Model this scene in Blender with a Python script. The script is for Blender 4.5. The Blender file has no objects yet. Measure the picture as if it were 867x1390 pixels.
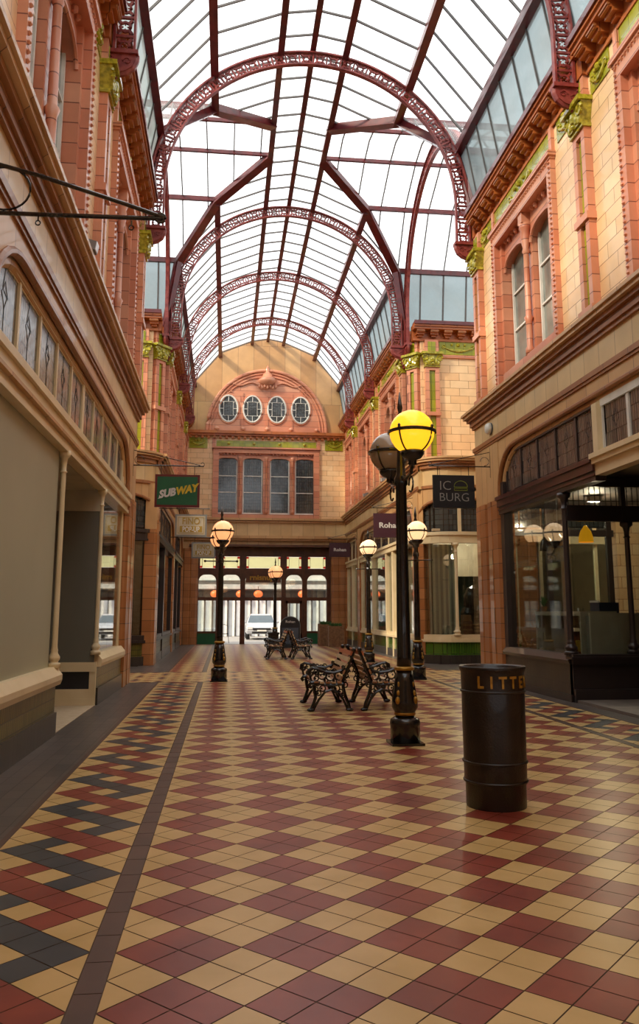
import bpy, bmesh, math, random
from mathutils import Vector, Matrix
random.seed(7)
PI = math.pi
scene = bpy.context.scene
COL = scene.collection
CX = 1.9; HW = 4.0; XL = CX-HW; XR = CX+HW      # arcade centre line and half width
CY = 21.9                                        # centre of the crossing

# ------------------------------------------------------------------ materials
def new_mat(name):
    m = bpy.data.materials.new(name); m.use_nodes = True
    nt = m.node_tree; nt.nodes.clear()
    o = nt.nodes.new('ShaderNodeOutputMaterial')
    return m, nt, o
def N(nt, t, **kw):
    n = nt.nodes.new(t)
    for k, v in kw.items(): setattr(n, k, v)
    return n
def c4(c): return (c[0], c[1], c[2], 1)
def lin(r, g, b):
    f = lambda v: (v/255/12.92) if v/255 <= .04045 else ((v/255+.055)/1.055)**2.4
    return (f(r), f(g), f(b))
def mat(name, col, rough=.5, col2=None, nscale=3, metal=0, bump=0, bscale=20, coat=0, spec=.5):
    m, nt, o = new_mat(name)
    p = N(nt, 'ShaderNodeBsdfPrincipled'); nt.links.new(p.outputs[0], o.inputs[0])
    p.inputs['Roughness'].default_value = rough; p.inputs['Metallic'].default_value = metal
    p.inputs['Coat Weight'].default_value = coat; p.inputs['Specular IOR Level'].default_value = spec
    tc = N(nt, 'ShaderNodeTexCoord')
    if col2 is None: col2 = tuple(c*.82 for c in col)
    nz = N(nt, 'ShaderNodeTexNoise'); nz.inputs['Scale'].default_value = nscale; nz.inputs['Detail'].default_value = 4
    nt.links.new(tc.outputs['Object'], nz.inputs['Vector'])
    rp = N(nt, 'ShaderNodeValToRGB'); rp.color_ramp.elements[0].position = .35; rp.color_ramp.elements[1].position = .65
    rp.color_ramp.elements[0].color = c4(col2); rp.color_ramp.elements[1].color = c4(col)
    nt.links.new(nz.outputs['Fac'], rp.inputs[0]); nt.links.new(rp.outputs[0], p.inputs['Base Color'])
    if bump:
        n2 = N(nt, 'ShaderNodeTexNoise'); n2.inputs['Scale'].default_value = bscale
        nt.links.new(tc.outputs['Object'], n2.inputs['Vector'])
        b = N(nt, 'ShaderNodeBump'); b.inputs['Strength'].default_value = bump; b.inputs['Distance'].default_value = .02
        nt.links.new(n2.outputs['Fac'], b.inputs['Height']); nt.links.new(b.outputs[0], p.inputs['Normal'])
    return m
def brick(name, c1, c2, cm, bw, bh, mortar=.006, rough=.4, offset=.5, coat=0, swap=False, bias=0.0, var=None, freq=2, squash=1):
    m, nt, o = new_mat(name)
    p = N(nt, 'ShaderNodeBsdfPrincipled'); nt.links.new(p.outputs[0], o.inputs[0])
    p.inputs['Roughness'].default_value = rough; p.inputs['Coat Weight'].default_value = coat
    tc = N(nt, 'ShaderNodeTexCoord'); sx = N(nt, 'ShaderNodeSeparateXYZ'); nt.links.new(tc.outputs['Object'], sx.inputs[0])
    ad = N(nt, 'ShaderNodeMath', operation='ADD'); nt.links.new(sx.outputs[0], ad.inputs[0]); nt.links.new(sx.outputs[1], ad.inputs[1])
    cb = N(nt, 'ShaderNodeCombineXYZ')
    if swap == 'floor':
        nt.links.new(sx.outputs[1], cb.inputs[0]); nt.links.new(sx.outputs[0], cb.inputs[1])
    else:
        nt.links.new(ad.outputs[0], cb.inputs[0]); nt.links.new(sx.outputs[2], cb.inputs[1])
    bt = N(nt, 'ShaderNodeTexBrick'); nt.links.new(cb.outputs[0], bt.inputs['Vector'])
    bt.offset = offset; bt.offset_frequency = freq
    bt.inputs['Color1'].default_value = c4(c1); bt.inputs['Color2'].default_value = c4(c2); bt.inputs['Mortar'].default_value = c4(cm)
    bt.inputs['Scale'].default_value = 1; bt.inputs['Brick Width'].default_value = bw; bt.inputs['Row Height'].default_value = bh
    bt.inputs['Mortar Size'].default_value = mortar; bt.inputs['Mortar Smooth'].default_value = .1; bt.inputs['Bias'].default_value = bias
    nz = N(nt, 'ShaderNodeTexNoise'); nz.inputs['Scale'].default_value = 2.5; nz.inputs['Detail'].default_value = 5
    nt.links.new(tc.outputs['Object'], nz.inputs['Vector'])
    mr = N(nt, 'ShaderNodeMapRange'); mr.inputs['To Min'].default_value = .8; mr.inputs['To Max'].default_value = 1.18
    nt.links.new(nz.outputs['Fac'], mr.inputs['Value'])
    mx = N(nt, 'ShaderNodeMix', data_type='RGBA', blend_type='MULTIPLY'); mx.inputs['Factor'].default_value = 1
    nt.links.new(bt.outputs['Color'], mx.inputs[6]); nt.links.new(mr.outputs[0], mx.inputs[7])
    nt.links.new(mx.outputs[2], p.inputs['Base Color'])
    b = N(nt, 'ShaderNodeBump'); b.inputs['Strength'].default_value = .4; b.inputs['Distance'].default_value = .006; b.invert = True
    nt.links.new(bt.outputs['Fac'], b.inputs['Height']); nt.links.new(b.outputs[0], p.inputs['Normal'])
    return m
def emis(name, col, st, base=None):
    m, nt, o = new_mat(name)
    p = N(nt, 'ShaderNodeBsdfPrincipled'); nt.links.new(p.outputs[0], o.inputs[0])
    p.inputs['Base Color'].default_value = c4(base or col); p.inputs['Roughness'].default_value = .2
    p.inputs['Emission Color'].default_value = c4(col); p.inputs['Emission Strength'].default_value = st
    return m
def glass(name, tint=(.9, .95, .93), refl=.12, diff=0.0, dcol=(.6, .65, .62), rough=.02, vary=False, fres=.8):
    m, nt, o = new_mat(name)
    t = N(nt, 'ShaderNodeBsdfTransparent'); t.inputs[0].default_value = c4(tint)
    g = N(nt, 'ShaderNodeBsdfGlossy'); g.inputs['Roughness'].default_value = rough; g.inputs[0].default_value = (1, 1, 1, 1)
    lw = N(nt, 'ShaderNodeLayerWeight'); lw.inputs[0].default_value = .5
    pw = N(nt, 'ShaderNodeMath', operation='POWER'); pw.inputs[1].default_value = 5; nt.links.new(lw.outputs['Facing'], pw.inputs[0])
    ml = N(nt, 'ShaderNodeMath', operation='MULTIPLY_ADD'); ml.inputs[1].default_value = fres; ml.inputs[2].default_value = refl; ml.use_clamp = True
    nt.links.new(pw.outputs[0], ml.inputs[0])
    mx = N(nt, 'ShaderNodeMixShader'); nt.links.new(ml.outputs[0], mx.inputs[0])
    if diff:
        tr = N(nt, 'ShaderNodeBsdfTranslucent'); tr.inputs[0].default_value = c4(dcol)
        df = N(nt, 'ShaderNodeBsdfDiffuse'); df.inputs[0].default_value = c4(dcol)
        m1 = N(nt, 'ShaderNodeMixShader'); m1.inputs[0].default_value = .4
        nt.links.new(tr.outputs[0], m1.inputs[1]); nt.links.new(df.outputs[0], m1.inputs[2])
        m2 = N(nt, 'ShaderNodeMixShader'); m2.inputs[0].default_value = diff
        if vary:
            tc = N(nt, 'ShaderNodeTexCoord'); nz = N(nt, 'ShaderNodeTexNoise'); nz.inputs['Scale'].default_value = .9; nz.inputs['Detail'].default_value = 5
            nt.links.new(tc.outputs['Object'], nz.inputs['Vector'])
            mr = N(nt, 'ShaderNodeMapRange'); mr.inputs['From Min'].default_value = .3; mr.inputs['From Max'].default_value = .75
            mr.inputs['To Min'].default_value = diff*.6; mr.inputs['To Max'].default_value = min(.95, diff*1.7)
            nt.links.new(nz.outputs['Fac'], mr.inputs['Value']); nt.links.new(mr.outputs[0], m2.inputs[0])
        nt.links.new(t.outputs[0], m2.inputs[1]); nt.links.new(m1.outputs[0], m2.inputs[2]); nt.links.new(m2.outputs[0], mx.inputs[1])
    else:
        nt.links.new(t.outputs[0], mx.inputs[1])
    nt.links.new(g.outputs[0], mx.inputs[2]); nt.links.new(mx.outputs[0], o.inputs[0])
    return m
M = {}
M['stone'] = brick('cream faience blocks', lin(240, 208, 162), lin(230, 188, 138), lin(150, 104, 70), .62, .26, .006, .35, coat=.2, bias=-.1)
M['fascia'] = brick('cream fascia blocks', lin(218, 188, 138), lin(206, 172, 120), lin(140, 108, 80), .55, 2.0, .006, .4, coat=.15, bias=-.1)
M['terra'] = brick('pink terracotta', lin(214, 152, 120), lin(198, 124, 92), lin(124, 70, 52), 3.0, .3, .008, .4, coat=.15)
M['orange'] = brick('orange terracotta', lin(186, 110, 54), lin(166, 90, 42), lin(104, 56, 32), .9, 1.2, .008, .42, coat=.15)
M['pier'] = brick('brown orange faience pier', lin(180, 120, 72), lin(158, 98, 54), lin(92, 60, 38), 1.5, .32, .007, .3, coat=.3)
M['mould'] = brick('buff moulding', lin(208, 166, 114), lin(188, 142, 92), lin(126, 92, 66), .8, 3.0, .007, .4, coat=.15)
M['brownmould'] = brick('brown moulding', lin(162, 106, 60), lin(142, 86, 46), lin(90, 60, 40), .8, 3.0, .007, .4, coat=.15)
M['green'] = brick('olive green glaze', lin(158, 160, 36), lin(132, 138, 26), lin(86, 88, 28), .3, .3, .005, .2, coat=.5, offset=0)
M['gcap'] = mat('green gold glaze', lin(186, 176, 50), .25, lin(128, 124, 30), 14, coat=.4)
M['tile_old'] = brick('dark olive riser tiles', lin(112, 104, 40), lin(84, 84, 28), lin(36, 34, 18), .075, .15, .007, .3, offset=0, coat=.12)
M['tile_green'] = brick('bright green riser tiles', lin(78, 120, 34), lin(56, 98, 26), lin(24, 44, 16), .075, .3, .005, .15, offset=0, coat=.6)
M['tile_dark'] = brick('dark plinth tiles', lin(62, 56, 50), lin(50, 46, 42), lin(24, 22, 22), .15, .3, .005, .3, offset=0, coat=.1)
M['slate'] = brick('dark slate paving', lin(94, 84, 78), lin(76, 70, 66), lin(40, 36, 34), .3, .15, .004, .32, swap='floor', offset=0)
M['grout'] = mat('grout', lin(92, 70, 52), .8)
M['tyel'] = mat('yellow floor tile', lin(204, 170, 112), .33, lin(190, 156, 96), 2.2, spec=.4)
M['tred'] = mat('red floor tile', lin(142, 64, 47), .33, lin(120, 50, 38), 2.2, spec=.4)
M['tblu'] = mat('blue grey floor tile', lin(70, 72, 74), .33, lin(56, 58, 60), 2.2, spec=.4)
M['tbrn'] = mat('dark brown floor tile', lin(92, 68, 58), .34, lin(76, 58, 50), 2.2, spec=.4)
M['iron'] = mat('maroon painted iron', lin(104, 26, 28), .35, lin(78, 18, 22), 5, coat=.3)
M['iron2'] = mat('maroon lattice iron', lin(146, 66, 58), .4, lin(112, 38, 38), 9)
M['bar'] = mat('grey glazing bar', lin(96, 94, 92), .5)
M['roofglass'] = glass('roof glass', (1, 1, 1), .02, .12, (.9, .92, .92), vary=True, fres=.15)
M['coveglass'] = glass('dirty cove glass', (.26, .33, .34), .04, .62, (.34, .39, .39), .1, vary=True, fres=.2)
M['shopglass'] = glass('shop glass', (.86, .9, .88), .10)
M['cream'] = mat('cream paint', lin(232, 212, 172), .4, lin(222, 200, 156), 2, coat=.1)
M['white'] = mat('white paint', lin(230, 228, 220), .4)
M['blackp'] = mat('black gloss paint', (.008, .007, .007), .22, (.014, .012, .011), 6, bump=.15, bscale=40, coat=.4)
M['binp'] = mat('black bin paint', (.010, .007, .006), .33, (.02, .015, .013), 5, bump=.15, bscale=60, coat=.1)
M['gold'] = mat('gold paint', lin(190, 146, 54), .4, lin(150, 108, 34), 20, metal=.4)
M['darkframe'] = mat('dark shop paint', lin(52, 42, 40), .35, coat=.2)
M['darkred'] = mat('dark red brown timber', lin(84, 40, 30), .35, lin(64, 28, 22), 4, coat=.3)
M['brownwood'] = mat('dark brown timber', lin(98, 52, 28), .4, lin(74, 38, 20), 4, coat=.2)
M['frost'] = mat('frosted grey green window film', lin(176, 173, 148), .45, lin(168, 165, 140), .6, spec=.25)
M['greypanel'] = mat('grey panel', lin(118, 114, 102), .35, lin(108, 106, 96), .8, coat=.15)
M['darkpane'] = mat('dark window pane', lin(66, 72, 72), .12, lin(46, 52, 54), 1.5, coat=.5)
M['sashpane'] = mat('grey sash pane', lin(140, 148, 140), .1, lin(96, 104, 100), 1.2, coat=.6)
M['lead'] = brick('leaded stained glass', lin(150, 142, 130), lin(84, 78, 72), lin(20, 18, 18), .085, .24, .013, .2, offset=.35, coat=.2)  # pale and dark panes imitate reflected sky, painted into the colour
M['lead_dark'] = brick('dark leaded glass', lin(120, 102, 88), lin(84, 72, 66), lin(34, 26, 24), .07, .24, .009, .2, offset=.3, coat=.3)
M['lead_grid'] = brick('small leaded panes', lin(70, 74, 72), lin(50, 54, 54), lin(22, 22, 22), .11, .16, .008, .12, offset=0, coat=.5)
M['stain_y'] = glass('pale stained glass', (1, 1, .72), .04, .4, (.96, .96, .74), fres=.3)
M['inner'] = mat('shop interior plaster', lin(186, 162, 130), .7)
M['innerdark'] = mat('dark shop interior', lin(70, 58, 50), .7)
M['innerfloor'] = mat('interior floor', lin(110, 92, 74), .5)
M['carpet'] = mat('beige entrance mat', lin(196, 174, 142), .8, lin(186, 162, 128), 8, bump=.3, bscale=120)
M['flag'] = mat('grey stone threshold', lin(120, 108, 96), .6, lin(104, 94, 84), 3)
M['wood'] = mat('worn bench timber', lin(188, 138, 92), .5, lin(150, 100, 62), 8)
M['wood2'] = mat('orange bench timber', lin(196, 110, 62), .5, lin(170, 90, 50), 8)
M['woodpale'] = mat('pale bench timber', lin(214, 190, 150), .5, lin(190, 160, 118), 8)
M['redglass'] = glass('red corner glass', (.85, .06, .05), .04, .3, (.8, .1, .08), fres=.3)
M['sign_green'] = mat('dark green sign', lin(24, 98, 60), .4, lin(22, 90, 54))
M['sign_red'] = mat('dark red sign frame', lin(108, 24, 26), .4)
M['signcream'] = mat('pale sign board', lin(196, 184, 158), .5)
M['signblack'] = mat('black sign board', lin(34, 33, 36), .45, lin(30, 29, 32))
M['signplum'] = mat('plum sign board', lin(70, 34, 44), .45, lin(64, 30, 40))
M['signtext'] = mat('white sign lettering', lin(225, 222, 215), .5)
M['yellowtext'] = mat('yellow sign lettering', lin(222, 190, 44), .5)
M['goldtext'] = mat('mustard sign lettering', lin(170, 138, 52), .5)
M['greytext'] = mat('silver grey lettering', lin(170, 168, 160), .5)
M['limetext'] = mat('lime outline', lin(150, 160, 50), .5)
M['globe_y'] = emis('lit yellow globe', (1.0, .50, .015), 1.25, (1.0, .6, .05))
M['globe_o'] = emis('lit peach globe', (1.0, .42, .17), 1.0, (1, .7, .4))
M['globe_w'] = emis('lit warm white globe', (1.0, .62, .30), 1.15, (1, .8, .6))
M['globe_off'] = mat('unlit milky globe', lin(170, 150, 128), .15, coat=.5)
M['pend_y'] = emis('glowing yellow pendant', (1.0, .42, .01), .45, (.9, .45, .02))
M['ball_o'] = emis('glowing orange lantern', (1.0, .16, .04), 1.0)
M['yellowp'] = mat('mustard plastic', lin(196, 156, 40), .4)
M['cardboard'] = mat('cardboard', lin(140, 104, 68), .7)
M['teal'] = mat('dark teal wall', lin(30, 66, 62), .6)
M['grassgreen'] = mat('green panel', lin(70, 120, 60), .5)
M['chrome'] = mat('chrome', (.6, .6, .6), .15, metal=1)
M['roadm'] = mat('street paving', lin(160, 156, 150), .8)
M['pinkstone'] = mat('pale facade', lin(214, 206, 200), .7)
M['shutter'] = brick('corrugated shutter', lin(206, 208, 212), lin(150, 154, 160), lin(110, 114, 120), .5, 20, .02, .5, offset=0)
M['carw'] = mat('silver white car paint', lin(176, 180, 186), .2, lin(168, 172, 178), coat=.7)
M['carglass'] = mat('car glass', lin(60, 76, 84), .08, coat=.6)
M['rubber'] = mat('tyre rubber', (.012, .012, .012), .7)
M['headlamp'] = mat('headlamp glass', lin(230, 230, 230), .1)
M['plank'] = mat('planter timber', lin(150, 110, 74), .6, lin(120, 84, 54), 10)
M['leaf'] = mat('green leaves', lin(60, 110, 40), .6, lin(36, 76, 24), 30)
M['slateblue'] = mat('slate blue poster', lin(84, 92, 104), .5)
M['grey'] = mat('mid grey', lin(128, 128, 126), .5)
M['poster'] = mat('pink and blue clothing', lin(196, 96, 110), .7, lin(84, 104, 150), 3)
M['bluebox'] = mat('navy bar cooler', lin(26, 44, 84), .4)

# ------------------------------------------------------------------ mesh helpers
class MB:
    def __init__(s, fr=None):
        s.v = []; s.f = []; s.mi = []; s.ms = []; s.fr = fr; s.cur = 0; s.sm = []; s.smooth = False
    def m(s, name):
        if name not in s.ms: s.ms.append(name)
        s.cur = s.ms.index(name); return s
    def P(s, p): return s.fr(*p) if s.fr else tuple(p)
    def add(s, vs, fs, raw=False):
        b = len(s.v); s.v += [tuple(p) if raw else s.P(p) for p in vs]
        for f in fs: s.f.append([b+i for i in f]); s.mi.append(s.cur); s.sm.append(s.smooth)
    def box(s, x0, x1, y0, y1, z0, z1):
        s.add([(x, y, z) for x in (x0, x1) for y in (y0, y1) for z in (z0, z1)],
              [(0, 1, 3, 2), (4, 6, 7, 5), (0, 4, 5, 1), (2, 3, 7, 6), (0, 2, 6, 4), (1, 5, 7, 3)])
    def prism(s, poly, a0, a1, axis=1):
        # poly: 2D points in the two remaining axes; extruded along axis
        def mk(p, a):
            return {0: (a, p[0], p[1]), 1: (p[0], a, p[1]), 2: (p[0], p[1], a)}[axis]
        n = len(poly)
        s.add([mk(p, a0) for p in poly]+[mk(p, a1) for p in poly],
              [list(range(n)), list(range(2*n-1, n-1, -1))]+[(i, (i+1) % n, n+(i+1) % n, n+i) for i in range(n)])
    def lathe(s, prof, c=(0, 0, 0), n=16, axis='z', cap=True):
        vs = []; fs = []
        for r, z in prof:
            for k in range(n):
                a = 2*PI*k/n; q = (r*math.cos(a), r*math.sin(a), z)
                if axis == 'x': q = (z, r*math.cos(a), r*math.sin(a))
                if axis == 'y': q = (r*math.cos(a), z, r*math.sin(a))
                vs.append((c[0]+q[0], c[1]+q[1], c[2]+q[2]))
        for i in range(len(prof)-1):
            for k in range(n): fs.append((i*n+k, i*n+(k+1) % n, (i+1)*n+(k+1) % n, (i+1)*n+k))
        if cap: fs.append(tuple(range(n-1, -1, -1))); fs.append(tuple((len(prof)-1)*n+k for k in range(n)))
        s.add(vs, fs)
    def sphere(s, c, r, n=10, sx=1, sy=1, sz=1):
        m_ = n//2; vs = [(c[0], c[1], c[2]-r*sz)]; fs = []
        for i in range(1, m_):
            t = PI*i/m_
            for k in range(n):
                a = 2*PI*k/n; vs.append((c[0]+r*sx*math.sin(t)*math.cos(a), c[1]+r*sy*math.sin(t)*math.sin(a), c[2]-r*sz*math.cos(t)))
        vs.append((c[0], c[1], c[2]+r*sz)); L = len(vs)-1
        for k in range(n):
            fs.append((0, 1+(k+1) % n, 1+k)); fs.append((L, L-n+k, L-n+(k+1) % n))
        for i in range(m_-2):
            for k in range(n): fs.append((1+i*n+k, 1+i*n+(k+1) % n, 1+(i+1)*n+(k+1) % n, 1+(i+1)*n+k))
        s.add(vs, fs)
    def tube(s, pts, r, n=6, closed=False, up=(0, 0, 1), fl=1.0):
        pts = [Vector(s.P(p)) for p in pts]; L = len(pts); vs = []; fs = []
        for i, p in enumerate(pts):
            if closed: t = (pts[(i+1) % L]-pts[i-1])
            else: t = pts[min(i+1, L-1)]-pts[max(i-1, 0)]
            t.normalize(); u = Vector(up)
            if abs(t.dot(u)) > .98: u = Vector((1, 0, 0)) if abs(t.x) < .9 else Vector((0, 1, 0))
            a = t.cross(u).normalized(); b = t.cross(a).normalized()
            rr = r[i] if isinstance(r, (list, tuple)) else r
            for k in range(n):
                w = 2*PI*(k+.5)/n; vs.append(tuple(p+a*math.cos(w)*rr*fl+b*math.sin(w)*rr))
        for i in range(L if closed else L-1):
            j = (i+1) % L
            for k in range(n): fs.append((i*n+k, i*n+(k+1) % n, j*n+(k+1) % n, j*n+k))
        if not closed: fs.append(tuple(range(n))); fs.append(tuple((L-1)*n+k for k in range(n-1, -1, -1)))
        s.add(vs, fs, raw=True)
    def beam(s, p, q, w, h, up=(0, 0, 1)):
        p = Vector(s.P(p)); q = Vector(s.P(q)); t = (q-p).normalized(); u = Vector(up)
        if abs(t.dot(u)) > .98: u = Vector((1, 0, 0))
        a = t.cross(u).normalized()*w/2; b = a.cross(t).normalized()*h/2
        s.add([tuple(o+i*a+j*b) for o in (p, q) for i in (-1, 1) for j in (-1, 1)],
              [(0, 1, 3, 2), (4, 6, 7, 5), (0, 4, 5, 1), (2, 3, 7, 6), (0, 2, 6, 4), (1, 5, 7, 3)], raw=True)
    def build(s, name, parent=None, recalc=True, origin=None):
        me = bpy.data.meshes.new(name)
        o0 = Vector(origin) if origin else Vector((0, 0, 0))
        me.from_pydata([tuple(Vector(v)-o0) for v in s.v], [], s.f)
        for n_ in s.ms: me.materials.append(M[n_])
        me.polygons.foreach_set('material_index', s.mi); me.polygons.foreach_set('use_smooth', s.sm); me.update()
        if recalc:
            bm = bmesh.new(); bm.from_mesh(me); bmesh.ops.recalc_face_normals(bm, faces=bm.faces); bm.to_mesh(me); bm.free()
        ob = bpy.data.objects.new(name, me); COL.objects.link(ob)
        ob.location = o0
        if parent: ob.parent = parent; ob.matrix_parent_inverse = Matrix.Identity(4); ob.location = o0
        return ob
def tag(o, label, cat, group=None, kind=None):
    o['label'] = label; o['category'] = cat
    if group: o['group'] = group
    if kind: o['kind'] = kind
    return o
def empty(name, loc=(0, 0, 0), rz=0):
    o = bpy.data.objects.new(name, None); COL.objects.link(o); o.location = loc; o.rotation_euler[2] = rz; o.empty_display_size = .2
    return o
def struct(o, label, cat): return tag(o, label, cat, kind='structure')
def copy_tree(o, parent=None):
    c = o.copy(); COL.objects.link(c)
    if parent: c.parent = parent
    for ch in [x for x in bpy.data.objects if x.parent == o]: copy_tree(ch, c)
    return c
def text_mesh(txt, size, m, parent, loc, rot=(PI/2, 0, 0), ext=.004, off=0.0, sx=1, shear=0, name='lettering', align='CENTER', space=1.0):
    cu = bpy.data.curves.new(name, 'FONT'); cu.body = txt; cu.size = size; cu.extrude = ext; cu.offset = off; cu.shear = shear
    cu.align_x = align; cu.align_y = 'CENTER'; cu.resolution_u = 3; cu.space_character = space
    ob = bpy.data.objects.new(name, cu); COL.objects.link(ob)
    dg = bpy.context.evaluated_depsgraph_get(); dg.update()
    me = bpy.data.meshes.new_from_object(ob.evaluated_get(dg)); bpy.data.objects.remove(ob); bpy.data.curves.remove(cu)
    me.materials.clear(); me.materials.append(M[m])
    for v in me.vertices: v.co.x *= sx
    o = bpy.data.objects.new(name, me); COL.objects.link(o); o.rotation_euler = rot; o.location = loc
    if parent: o.parent = parent
    return o
def arc_head(mb, s0, s1, zs, zt, r, rz, d0, d1, n=6):
    # solid between a rounded-corner opening and the flat line zt (opening corners r wide, rz high, starting at zs)
    pts = []
    for k in range(n+1):
        a = PI/2*k/n; pts.append((s0+r-r*math.cos(a), zs+rz*math.sin(a)))
    for k in range(n+1):
        a = PI/2*(1-k/n); pts.append((s1-r+r*math.cos(a), zs+rz*math.sin(a)))
    for p, q in zip(pts, pts[1:]):
        if abs(q[0]-p[0]) < 1e-6: continue
        mb.add([(p[0], d0, p[1]), (q[0], d0, q[1]), (q[0], d0, zt), (p[0], d0, zt), (p[0], d1, p[1]), (q[0], d1, q[1]), (q[0], d1, zt), (p[0], d1, zt)],
               [(0, 1, 2, 3), (7, 6, 5, 4), (0, 4, 5, 1), (1, 5, 6, 2), (2, 6, 7, 3), (3, 7, 4, 0)])
    return pts
FR_R = lambda s, d, z: (XR-d, s, z)
FR_L = lambda s, d, z: (XL+d, s, z)
def FR_back(side, y0=25.3):      # wall facing the camera; s counts outwards from the arcade side
    return (lambda s, d, z: (XR+s, y0-d, z)) if side > 0 else (lambda s, d, z: (XL-s, y0-d, z))
def FR_front(side, y0=18.3):
    return (lambda s, d, z: (XR+s, y0+d, z)) if side > 0 else (lambda s, d, z: (XL-s, y0+d, z))
FR_end = lambda s, d, z: (s, 40.0-d, z)

# ------------------------------------------------------------------ floor
def clip(poly, x0, x1, y0, y1):
    for ax, lim, sg in ((0, x0, 1), (0, x1, -1), (1, y0, 1), (1, y1, -1)):
        out = []
        for i in range(len(poly)):
            a = poly[i-1]; b = poly[i]; da = (a[ax]-lim)*sg; db = (b[ax]-lim)*sg
            if (da >= 0) != (db >= 0):
                t = da/(da-db); out.append((a[0]+(b[0]-a[0])*t, a[1]+(b[1]-a[1])*t))
            if db >= 0: out.append(b)
        poly = out
        if len(poly) < 3: return None
    return poly
fl = MB(); TZ = .003; h = .14; G = .0045
def tiles(x0, x1, y0, y1, ax, ay, colour):
    m0 = int((x0-ax)/h)-2; m1 = int((x1-ax)/h)+2; n0 = int((y0-ay)/h)-2; n1 = int((y1-ay)/h)+2
    for m_ in range(m0, m1+1):
        for n_ in range(n0, n1+1):
            if (m_+n_) % 2 == 0: continue
            x = ax+h*m_; y = ay+h*n_; g = h-G
            p = clip([(x-g, y), (x, y-g), (x+g, y), (x, y+g)], x0+.003, x1-.003, y0+.003, y1-.003)
            if not p: continue
            fl.m(colour(m_, n_)); fl.add([(a, b, TZ) for a, b in p], [tuple(range(len(p)))])
def big(m_, n_):
    u = m_+n_; v = m_-n_
    return 'tred' if ((u+2)//4+(v+2)//4) % 2 == 0 else 'tyel'
def small(m_, n_):
    u = (m_+n_-1)//2; v = (m_-n_-1)//2
    return 'tred' if (u % 2 == 0 and v % 2 == 0) else ('tblu' if (u % 4 == 1 and v % 4 == 1) else 'tyel')
DK = {(0, 0), (1, 7), (1, 1), (2, 6), (3, 5), (3, 3), (4, 4)}
RD = {(c, (q+4) % 8) for c, q in DK}
def zig(flip=False):
    def f(m_, n_):
        # zone lattice anchored on the left tip tile at column 0
        c = m_ if not flip else 4-m_
        k = (c, (n_-1) % 8)
        return 'tblu' if k in DK else ('tred' if k in RD else 'tyel')
    return f
SX0, SX1 = -.575, -.46; RX0, RX1 = 4.62, 4.735; RZ1 = 5.575
Y0 = 1.2; YA = 18.4; YB = 21.6; YE = 40.0
fl.m('grout'); fl.box(-12, 16, 0.6, 40.45, -.2, 0)
tiles(SX1, RX0, Y0, YA, -.18, 4.55, big)
tiles(-1.415, SX0, Y0, YA, -1.27, 5.55, zig())
tiles(RX1, RZ1, Y0, YA, RX1+.14, 5.55, zig(True))
tiles(-9, 12.5, YA+.11, YB-.11, -.18, 4.55, small)
tiles(SX1, RX0, YB, YE, -.18, 4.55, big)
tiles(-1.415, SX0, YB, YE, -.18, 4.55, big)
tiles(RX1, RZ1, YB, YE, -.18, 4.55, big)
fl.m('tbrn')
for x0, x1 in ((SX0, SX1), (RX0, RX1)):
    for (a, b) in ((Y0, YA), (YB, YE)):
        y = a
        while y < b: fl.box(x0+.003, x1-.003, y+.003, min(y+.3, b)-.003, 0, TZ); y += .3
for a in (YA, YB-.11):
    x = -9
    while x < 12.5: fl.box(x+.003, x+.297, a+.003, a+.107, 0, TZ); x += .3
for x0, x1 in ((-1.46, -1.415), (RZ1, RZ1+.045)):
    for (a, b) in ((Y0, YA), (YB, YE)): fl.box(x0, x1, a, b, 0, TZ)
fl.m('slate')
for (a, b) in ((Y0, YA), (YB, YE)):
    fl.box(XL-.35, -1.46, a, b, 0, TZ); fl.box(RZ1+.045, XR+.4, a, b, 0, TZ)
fl.box(-9, XL-.35, 21.6, 23.9, 0, TZ); fl.box(XR+.4, 12.5, 21.6, 23.9, 0, TZ)
fl.box(-9, XL-.35, 18.0, YA, 0, TZ); fl.box(XR+.4, 12.5, 18.0, YA, 0, TZ)
struct(fl.build('floor', recalc=False), 'red and yellow diamond tiled arcade floor with zigzag borders', 'floor')

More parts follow.
